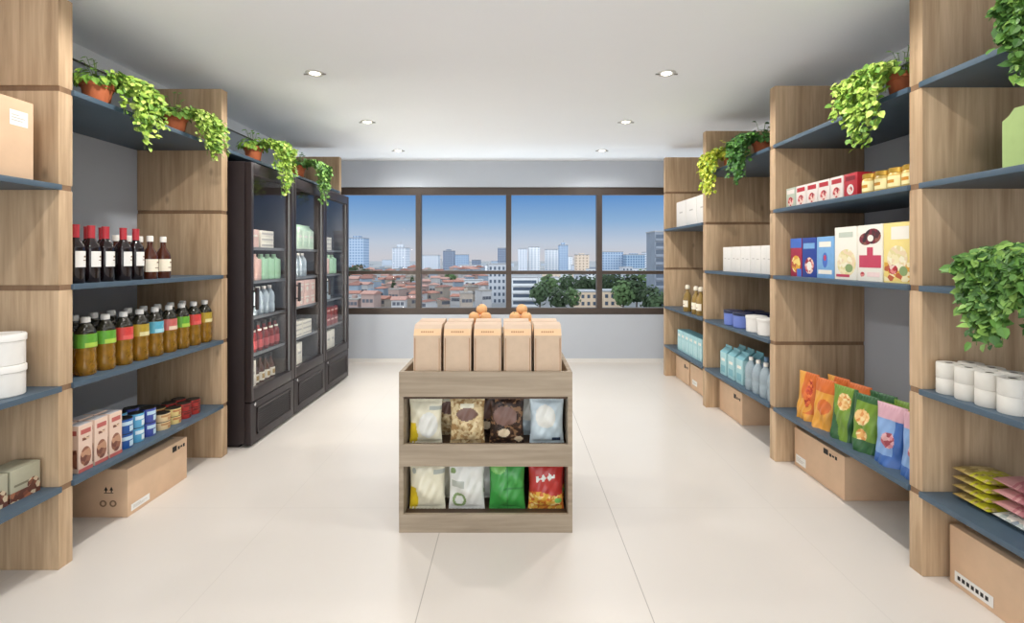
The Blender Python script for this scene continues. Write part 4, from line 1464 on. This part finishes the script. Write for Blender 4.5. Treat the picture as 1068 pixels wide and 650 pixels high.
row('drink_box', pkb, 0, 4, (.17,), 'single blush box', 'box')
for k in range(3):
    place('butter_pack', stk, (GXF, FY[0] + .37, FZ[4] + k * .0445), LEFT, f'flat ivory pack, {nth(k)} from the bottom, fridge nearer the wine', 'pack', 'ivory packs in the fridges')
row('juice_jug', jp, 0, 3, (.15, .255), 'blush pink jug', 'jug')
row('juice_jug', jm, 0, 3, (.36, .465, .57), 'mint green jug', 'jug')
row('water_bottle', pf, 0, 2, (.14, .23, .32, .41, .50), 'clear bottle', 'bottle')
row('sauce_bottle', ks, 0, 1, (.14, .23, .32, .41, .50, .59), 'dark sauce bottle with red label', 'bottle')
row('milk_carton', ivc, 0, 0, (.15,), 'single ivory carton on the lowest shelf', 'carton')
row('beer_bottle', bs, 0, 0, (.26, .345, .43, .515), 'brown bottle with gold label', 'bottle')

row('milk_carton', mnb, 1, 4, (.15, .275, .40, .525), 'pale mint gable carton', 'carton')
row('water_bottle', pf, 1, 3, (.15, .24, .33, .42), 'clear bottle', 'bottle')
for k in (0, 1):
    row('drink_box', carton(.125, .10, .115, PKC, [('f', 'r', .15, .6, .85, .7, IVY), ('f', 'e', .3, .15, .7, .5, IVY)])[0].mesh('pk2', 30), 1, 2, (.16, .29, .42, .55), f'{("lower", "upper")[k]} blush box', 'box', k * .1155)
for k in range(3):
    for q, y in enumerate((.21, .42)):
        place('butter_pack', stk, (GXF, FY[1] + y, FZ[1] + k * .0445), LEFT, f'flat ivory pack, {nth(k)} from the bottom, {("pile on the wine side", "pile on the window side")[q]}, middle fridge', 'pack', 'ivory packs in the fridges')
row('milk_carton', ivc, 1, 0, (.15, .265), 'ivory carton', 'carton')

for k in range(3):
    place('butter_pack', stk, (GXF, FY[2] + .24, FZ[4] + k * .0445), LEFT, f'flat ivory pack, {nth(k)} from the bottom, fridge beside the window', 'pack', 'ivory packs in the fridges')
row('juice_jug', jp, 2, 3, (.16, .265), 'blush pink jug', 'jug')
row('juice_jug', jm, 2, 3, (.37, .475), 'mint green jug', 'jug')
row('water_bottle', pf, 2, 2, (.15, .24, .33), 'clear bottle', 'bottle')
for k in (0, 1):
    row('meat_pack', redp, 2, 1, (.15, .26, .37, .48), f'{("lower", "upper")[k]} crimson pack', 'pack', k * .0955)
row('milk_carton', ivc, 2, 0, (.15, .27, .39), 'ivory carton', 'carton')

# ------------------------------------------------------------------ recessed ceiling spotlights
GLOW = M('lamp glow', '#fff3dd', 0.5, em=14.0)
RIMW = M('lamp rim', '#d7d5d0', 0.4, var=.01)
BAF = M('lamp baffle', '#8a8784', 0.5, var=.02)
rim = lathe_mesh([(.034, -.004), (.040, -.007), (.056, -.007), (.061, -.002), (.061, 0)], RIMW, 24)
glo = lathe_mesh([(0, -.012), (.02, -.010), (.034, -.003)], GLOW, 20)
clip = MB()
clip.box(.048, .074, -.006, .006, -.012, -.006, BAF, .001)
clip.box(-.074, -.048, -.006, .006, -.012, -.006, BAF, .001)
clipm = clip.mesh('clip', 30)
LY = [0.94, 2.15, 3.36, 4.57, 5.80]
for q, x in enumerate((-1.335, 1.035)):
    for i, y in enumerate(LY):
        r = thing('ceiling_spotlight', f'small round recessed ceiling spotlight over the {("fridge", "cereal")[q]} side, {nth(len(LY) - 1 - i)} from the window', 'ceiling light', (x, y, ZC), 0, 'recessed ceiling spotlights')
        link('rim', rim, r)
        link('lens', glo, r, label='glowing lens')
        link('spring_clip', clipm, r, label='small grey clips at the rim')
        ld = bpy.data.lights.new('spot', 'SPOT')
        ld.energy = SPOT_W * (0.45 if i == len(LY) - 1 else 0.6 if i == 0 else 1)
        ld.color = SPOT_COL
        ld.spot_size = math.radians(160)
        ld.spot_blend = 0.45
        ld.shadow_soft_size = .035
        lo = bpy.data.objects.new('spot', ld)
        COL.objects.link(lo)
        lo.parent = r
        lo.location = (0, 0, -.02)

# ------------------------------------------------------------------ the city outside
GZ = -20.0
GRD = M('city ground', '#7f8084', .9, var=.25, vs=.02)
b = MB()
b.box(-1600, 1600, 90, 2500, GZ - 1, GZ, GRD)
struct('ground', b)


def wx(px, Y):
    return (px - CX) / F * Y


def wz(py, Y):
    return H + (CY - py) * Y / F


def tower(label, px0, px1, py, Y, mat, dep=18, roof=None, spire=0.0):
    x0, x1, z1 = wx(px0, Y), wx(px1, Y), wz(py, Y)
    cx = (x0 + x1) / 2
    r = thing('tower_block', label, 'building', (cx, Y, GZ), 0, 'city buildings beyond the window')
    hw = (x1 - x0) / 2
    b = MB()
    b.box(-hw, hw, 0, dep, 0, z1 - GZ, mat)
    link('walls', b, r)
    rm = M('roof slab', '#8d8f94', .8, var=.05)
    b = MB()
    hh = z1 - GZ
    b.box(-hw * 1.02, hw * 1.02, -.3, dep + .3, hh, hh + .8, rm)
    link('roof', b, r)
    if roof:
        b = MB()
        b.box(-hw * .45, hw * .35, dep * .2, dep * .7, hh + .8, hh + .8 + roof, mat)
        link('plant_room', b, r)
    if spire:
        b = MB()
        b.tube([(0, dep * .4, hh + .8 + (roof or 0)), (0, dep * .4, hh + .8 + (roof or 0) + spire)], .25, rm, 6)
        link('mast', b, r)
    return r


fa = facade('facade blue', '#9fb0c6', '#6d84a3', 3.2, 3.1, .6, .6)  # tower colours lightened and blued to carry distance haze
fb = facade('facade pale', '#c9cdd6', '#7f8fa6', 3.6, 3.0, .45, .5)
fc = facade('facade dark', '#7d879a', '#4f5d75', 3.0, 3.0, .6, .55)
fd = facade('facade beige', '#c9b7a6', '#8f7f76', 4.0, 3.2, .4, .5)
fe = facade('facade white', '#d6d8dd', '#8f9db2', 4.4, 3.0, .5, .45)
ff = facade('facade teal', '#8fa3b8', '#54708f', 3.0, 2.9, .7, .7)
tower('blue-grey glass tower beside the fridges, tallest in the first pane', 362, 379, 248.5, 560, fa, 22, 2)
tower('pale tower with a stepped roof and mast in the first window pane', 409, 424, 259, 600, fb, 20, 3.5, 4)
tower('pale tower just past the first window mullion', 440, 457, 266.5, 700, fb, 20)
tower('dark grey slim tower in the second window pane', 462, 473, 262, 620, fc, 18, 1.5)
tower('pale blue tower next to the dark slim tower', 474.5, 488, 266, 680, fa, 18)
tower('low distant tower in the middle of the second pane', 492, 501, 271.5, 760, fc, 18)
tower('tower cut by the central mullion, above the white blocks', 519, 529, 259, 650, fc, 18)
tower('broad pale double tower in the third pane', 540.5, 550, 259.5, 640, fb, 18)
tower('second half of the broad pale pair in the third pane', 551.5, 563, 258, 650, fe, 18)
tower('pale tower standing before the pointed one in the third pane', 569, 583, 260.5, 690, fe, 18)
tower('tallest slim tower with rooftop mast in the third pane', 583.5, 592.5, 256, 640, fa, 18, 3, 3)
tower('beige tower in the third pane beside the mullion', 601, 614.5, 266, 560, fd, 18, 1)
tower('narrow pale tower behind the beige one', 592.5, 597, 268, 820, fe, 18)
tower('wide blue-grey tower just past the third mullion', 629.5, 650, 263, 600, fa, 18)
tower('teal glass tower in the fourth pane', 653, 672.5, 266, 580, ff, 18, 1)
tower('pale tower between the teal tower and the dark block', 673, 684, 263.5, 640, fb, 18)
# lower filler blocks along the horizon
for i, (a, c, py, Y) in enumerate(((380, 408, 281, 900), (425, 440, 283, 840), (443, 462, 281, 900), (478, 508, 277, 620), (597, 603, 277, 780), (613, 626, 279, 860), (566, 600, 284, 520), (640, 660, 283, 480), (660, 690, 281, 520), (500, 512, 279, 700))):
    tower(f'low grey block on the horizon, {nth(i)} of the hazy row', a, c, py, Y, (fb, fc, fd, fe)[i % 4], 16)


hz = random.Random(5)
HAZ = [M('haze block pale', '#a9b3c2', .8, var=.05, vs=.1), M('haze block blue', '#94a2b6', .8, var=.05, vs=.1), M('haze block warm', '#b5b0b2', .8, var=.05, vs=.1)]  # haze painted into the colours of the far blocks
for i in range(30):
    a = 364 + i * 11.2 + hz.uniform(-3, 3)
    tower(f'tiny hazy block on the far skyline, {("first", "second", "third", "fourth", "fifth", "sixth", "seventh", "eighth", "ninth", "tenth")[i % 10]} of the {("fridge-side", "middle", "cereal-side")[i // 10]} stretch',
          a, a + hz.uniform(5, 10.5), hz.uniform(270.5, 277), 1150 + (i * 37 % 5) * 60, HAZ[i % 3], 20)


def block(label, px0, px1, py, Y, wall, ncol, nrow, dep=12, band=False):
    x0, x1, z1 = wx(px0, Y), wx(px1, Y), wz(py, Y)
    hw, hh = (x1 - x0) / 2, z1 - GZ
    r = thing('apartment_block', label, 'building', ((x0 + x1) / 2, Y, GZ), 0, 'city buildings beyond the window')
    b = MB()
    b.box(-hw, hw, 0, dep, 0, hh, wall)
    link('walls', b, r)
    b = MB()
    b.box(-hw - .2, hw + .2, -.2, dep + .2, hh, hh + .5, M('roof slab', '#8d8f94', .8, var=.05))
    link('roof', b, r)
    gm_ = M('dark window', '#3d4a5c', .3, var=.1)
    fl_ = 3.0
    for j in range(nrow):
        z = hh - 1.0 - j * fl_
        if band:
            b = MB()
            b.box(-hw * .92, hw * .92, -.08, .02, z - 1.4, z, gm_)
            link('window_band', b, r)
            b = MB()
            b.box(-hw * .95, hw * .95, -.9, 0, z - 2.4, z - 1.5, wall)
            link('balcony', b, r)
        else:
            for i in range(ncol):
                x = -hw + (i + .5) * 2 * hw / ncol
                b = MB()
                b.box(x - hw / ncol * .5, x + hw / ncol * .5, -.06, .02, z - 1.5, z, gm_)
                link('window', b, r)
    return r


WW = M('block white', '#c9ccd1', .7, var=.04, vs=.3)
WG = M('block grey', '#a9adb6', .7, var=.05, vs=.3)
WBG = M('block beige', '#cdb9a3', .7, var=.04, vs=.3)
DKB = M('block dark', '#737b88', .7, var=.06, vs=.3)
block('grey apartment block with window grid beside the central mullion', 509.5, 527.5, 276, 230, WG, 4, 7)
block('white block with dark window bands in the third pane', 534, 560.5, 290, 215, WW, 3, 6, band=True)
block('beige low block among trees before the third mullion', 599, 623, 305, 210, WBG, 4, 3)
block('beige low block just past the third mullion', 629.5, 648.5, 304.5, 205, WBG, 3, 3)
block('tall dark balconied block at the far end of the window', 683, 712, 242, 190, DKB, 4, 11, band=True)
block('white mid-rise behind the trees in the third pane', 563, 583, 290, 330, WW, 4, 4)
block('pale mid-rise between red roofs in the second pane', 478, 503, 293, 290, WW, 4, 4)

HZ = M('block haze blue', '#8d9aab', .7, var=.05, vs=.3)  # bluish wall colour includes painted haze
block('slim pale block behind the banded white one', 586, 596, 283, 400, WW, 3, 5)
block('pale block under the beige tower, third pane', 600, 612, 287, 420, WG, 3, 4)
block('pale wide block beside the third mullion, behind trees', 613, 625, 281, 460, WW, 3, 5)
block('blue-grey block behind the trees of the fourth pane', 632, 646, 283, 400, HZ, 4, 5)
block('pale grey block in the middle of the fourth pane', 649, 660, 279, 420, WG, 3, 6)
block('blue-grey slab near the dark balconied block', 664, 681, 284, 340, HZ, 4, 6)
block('slim white block rising over the roofs, first pane', 384, 391, 281, 480, WW, 2, 4)
block('grey block over the roofs before the first mullion', 396, 405, 283, 520, WG, 2, 4)
block('white block over the roofs, second pane', 447, 460, 283, 470, WW, 3, 4)
RF = [M('roof terracotta', '#8d5f52', .85, var=.12, vs=.5), M('roof brick', '#744c43', .85, var=.12, vs=.5), M('roof rose', '#98736a', .85, var=.12, vs=.5)]
HW = [M('house white', '#a3a2a5', .8, var=.04, vs=.4), M('house cream', '#948980', .8, var=.04, vs=.4), M('house pale blue', '#808c9b', .8, var=.04, vs=.4), M('house pink', '#94807b', .8, var=.04, vs=.4)]
hgm = M('house window', '#4a4d57', .4, var=.1)


def house(label, x, Y, w_, h_, d_, wm, rm, kind, rz):
    r = thing('house', label, 'house', (x, Y, GZ), rz, 'houses on the slope beyond the window')
    b = MB()
    b.box(-w_ / 2, w_ / 2, -d_ / 2, d_ / 2, 0, h_, wm)
    link('walls', b, r)
    b = MB()
    rh = w_ * .2
    y0, y1 = -d_ / 2 - .5, d_ / 2 + .5
    if kind == 0:
        b.prism([(y0, h_), (0, h_ + rh), (y1, h_), (y1, h_ - .2), (y0, h_ - .2)], -w_ / 2 - .4, w_ / 2 + .4, rm)
    elif kind == 1:
        vs = [(-w_ / 2 - .4, y0, h_), (w_ / 2 + .4, y0, h_), (w_ / 2 + .4, y1, h_), (-w_ / 2 - .4, y1, h_), (0, -d_ * .2, h_ + rh), (0, d_ * .2, h_ + rh)]
        b.add(vs, [(0, 1, 4), (1, 2, 5, 4), (2, 3, 5), (3, 0, 4, 5), (3, 2, 1, 0)], rm)
    else:
        b.box(-w_ / 2 - .2, w_ / 2 + .2, y0 + .3, y1 - .3, h_, h_ + .5, rm)
        b.box(-w_ * .2, w_ * .1, -d_ * .2, d_ * .1, h_ + .5, h_ + 1.8, wm)
    link('roof', b, r)
    for i in range(3):
        b = MB()
        xx = -w_ * .3 + i * w_ * .3
        b.box(xx - .6, xx + .6, -d_ / 2 - .06, -d_ / 2 + .02, h_ * .5, h_ * .5 + 1.3, hgm)
        link('window', b, r)


rnd = random.Random(11)
FOOT = []


def free(x0, x1, y0, y1):
    return all(x1 < a or x0 > b_ or y1 < c or y0 > d for a, b_, c, d in FOOT)


for o_ in list(COL.objects):
    if o_.get('category') == 'building':
        ws = [c for c in o_.children if c.name.startswith('walls')][0]
        xs_ = [v.co.x for v in ws.data.vertices]
        ys_ = [v.co.y for v in ws.data.vertices]
        FOOT.append((o_.location.x + min(xs_) - 1, o_.location.x + max(xs_) + 1, o_.location.y - 1.5, o_.location.y + max(ys_) + 1))
rows = ((203, 10, 364, 512), (222, 11, 366, 510), (243, 12, 364, 508), (268, 12, 366, 510), (300, 12, 366, 508), (340, 12, 364, 504), (392, 11, 368, 500), (455, 10, 366, 508))
GRR = M('roof grey', '#86827f', .85, var=.1, vs=.5)
for k, (Y, n_, pa, pb) in enumerate(rows):
    for i in range(n_):
        px = pa + (i + .5 + rnd.uniform(-.25, .25)) * (pb - pa) / n_
        w_ = min(12.5, (pb - pa) / n_ / F * Y * rnd.uniform(.62, 1.0))
        d_ = rnd.uniform(6, 9)
        rz = rnd.uniform(-.5, .5)
        ex_, ey_ = w_ / 2 * math.cos(rz) + d_ / 2 * abs(math.sin(rz)) + .5, d_ / 2 * math.cos(rz) + w_ / 2 * abs(math.sin(rz)) + .5
        yh = Y + rnd.uniform(-6, 6)
        for _ in range(8):
            if free(wx(px, yh) - ex_, wx(px, yh) + ex_, yh - ey_, yh + ey_):
                break
            yh += 5.0
        else:
            continue
        xh = wx(px, yh)
        FOOT.append((xh - ex_, xh + ex_, yh - ey_, yh + ey_))
        kind = rnd.choice((0, 0, 1, 1, 2))
        rc = rnd.randrange(3)
        rn_ = ('terracotta', 'brick red', 'rose')[rc] if kind < 2 else 'flat grey'
        house(f'small house with {rn_} roof, {nth(k)} terrace up the slope, {nth(i)} counting from the fridges',
              xh, yh, w_, rnd.uniform(3.5, 7.0) + k * .8, d_, rnd.choice(HW), RF[rc] if kind < 2 else GRR, kind, rz)

LFC = [M('tree deep', '#33452c', .9, var=.2, vs=.4), M('tree mid', '#465c38', .9, var=.2, vs=.4), M('tree dark', '#26351f', .9, var=.2, vs=.4)]
BARK = M('bark', '#4a3c30', .9, var=.1, vs=1)


def tree(label, px, Y, hgt, rad, m, cyp=False):
    for dy in (0, -6, 6, 12, -12, 18, -16, 24, 30, 36, 42, 50, 60, 70, 82, 95, 110, 130):
        x_ = wx(px, Y + dy)
        if free(x_ - rad * 1.3, x_ + rad * 1.3, Y + dy - rad * 1.3, Y + dy + rad * 1.3):
            break
    Y += dy
    FOOT.append((x_ - rad * 1.3, x_ + rad * 1.3, Y - rad * 1.3, Y + rad * 1.3))
    r = thing('tree', label, 'tree', (wx(px, Y), Y, GZ), 0, 'trees beyond the window')
    b = MB()
    b.tube([(0, 0, 0), (.1, 0, hgt * .5)], .3, BARK, 6)
    link('trunk', b, r)
    rn = random.Random(int(px * 7 + Y))
    L = MB()
    for i in range(260):
        d = Vector((rn.gauss(0, 1), rn.gauss(0, 1), rn.gauss(0, 1))).normalized() * rn.uniform(.5, 1) * (1 + .15 * math.sin(i))
        p = Vector((d.x * rad, d.y * rad, hgt * .6 + d.z * hgt * .42))
        s = rad * rn.uniform(.16, .30)
        if cyp:
            p.x *= 1 - (p.z / hgt) * .6
            p.y *= 1 - (p.z / hgt) * .6
        leaf(L, p, d + Vector((0, -.2, .3)), Vector((rn.uniform(-1, 1), rn.uniform(-1, 1), rn.uniform(-1, .3))), s * 1.6, m)
    link('crown', L, r)


tl = [(563, 203, 11, 4.2), (573, 222, 13, 5), (583, 200, 9.5, 4), (592, 226, 12.5, 5), (597, 206, 9, 3.6), (608, 236, 13, 5), (617, 225, 10.5, 4.5), (650, 200, 12.5, 4.5), (657, 222, 14.5, 5), (664, 197, 11.5, 4.2),
      (672, 215, 15, 5), (679, 196, 11, 4), (686, 186, 10, 3.6), (693, 200, 13, 4.5), (640, 240, 14, 5), (628, 250, 13, 5)]
for i, (px, Y, hg, ra) in enumerate(tl):
    tree(f'leafy green tree below the window towers, {nth(i) if i < 12 else ("thirteenth", "fourteenth", "fifteenth", "sixteenth")[i - 12]} planted past the white banded block', px, Y, hg, ra, LFC[i % 3])
for i, (px, Y, hg, ra) in enumerate(((367, 330, 15, 6), (373, 345, 15.5, 6), (381, 350, 13, 5))):
    tree(f'dark tree by the fridge edge of the window, {nth(i)} of three on the slope', px, Y, hg, ra, LFC[2])
tree('slim dark cypress among the red roofs in the first pane', 410.5, 225, 11.5, 1.9, LFC[2], True)
tree('second slim cypress before the first mullion', 430, 290, 11, 2.0, LFC[0], True)
tree('small dark tree behind the pale mid-rise', 470, 300, 12, 4.5, LFC[1])
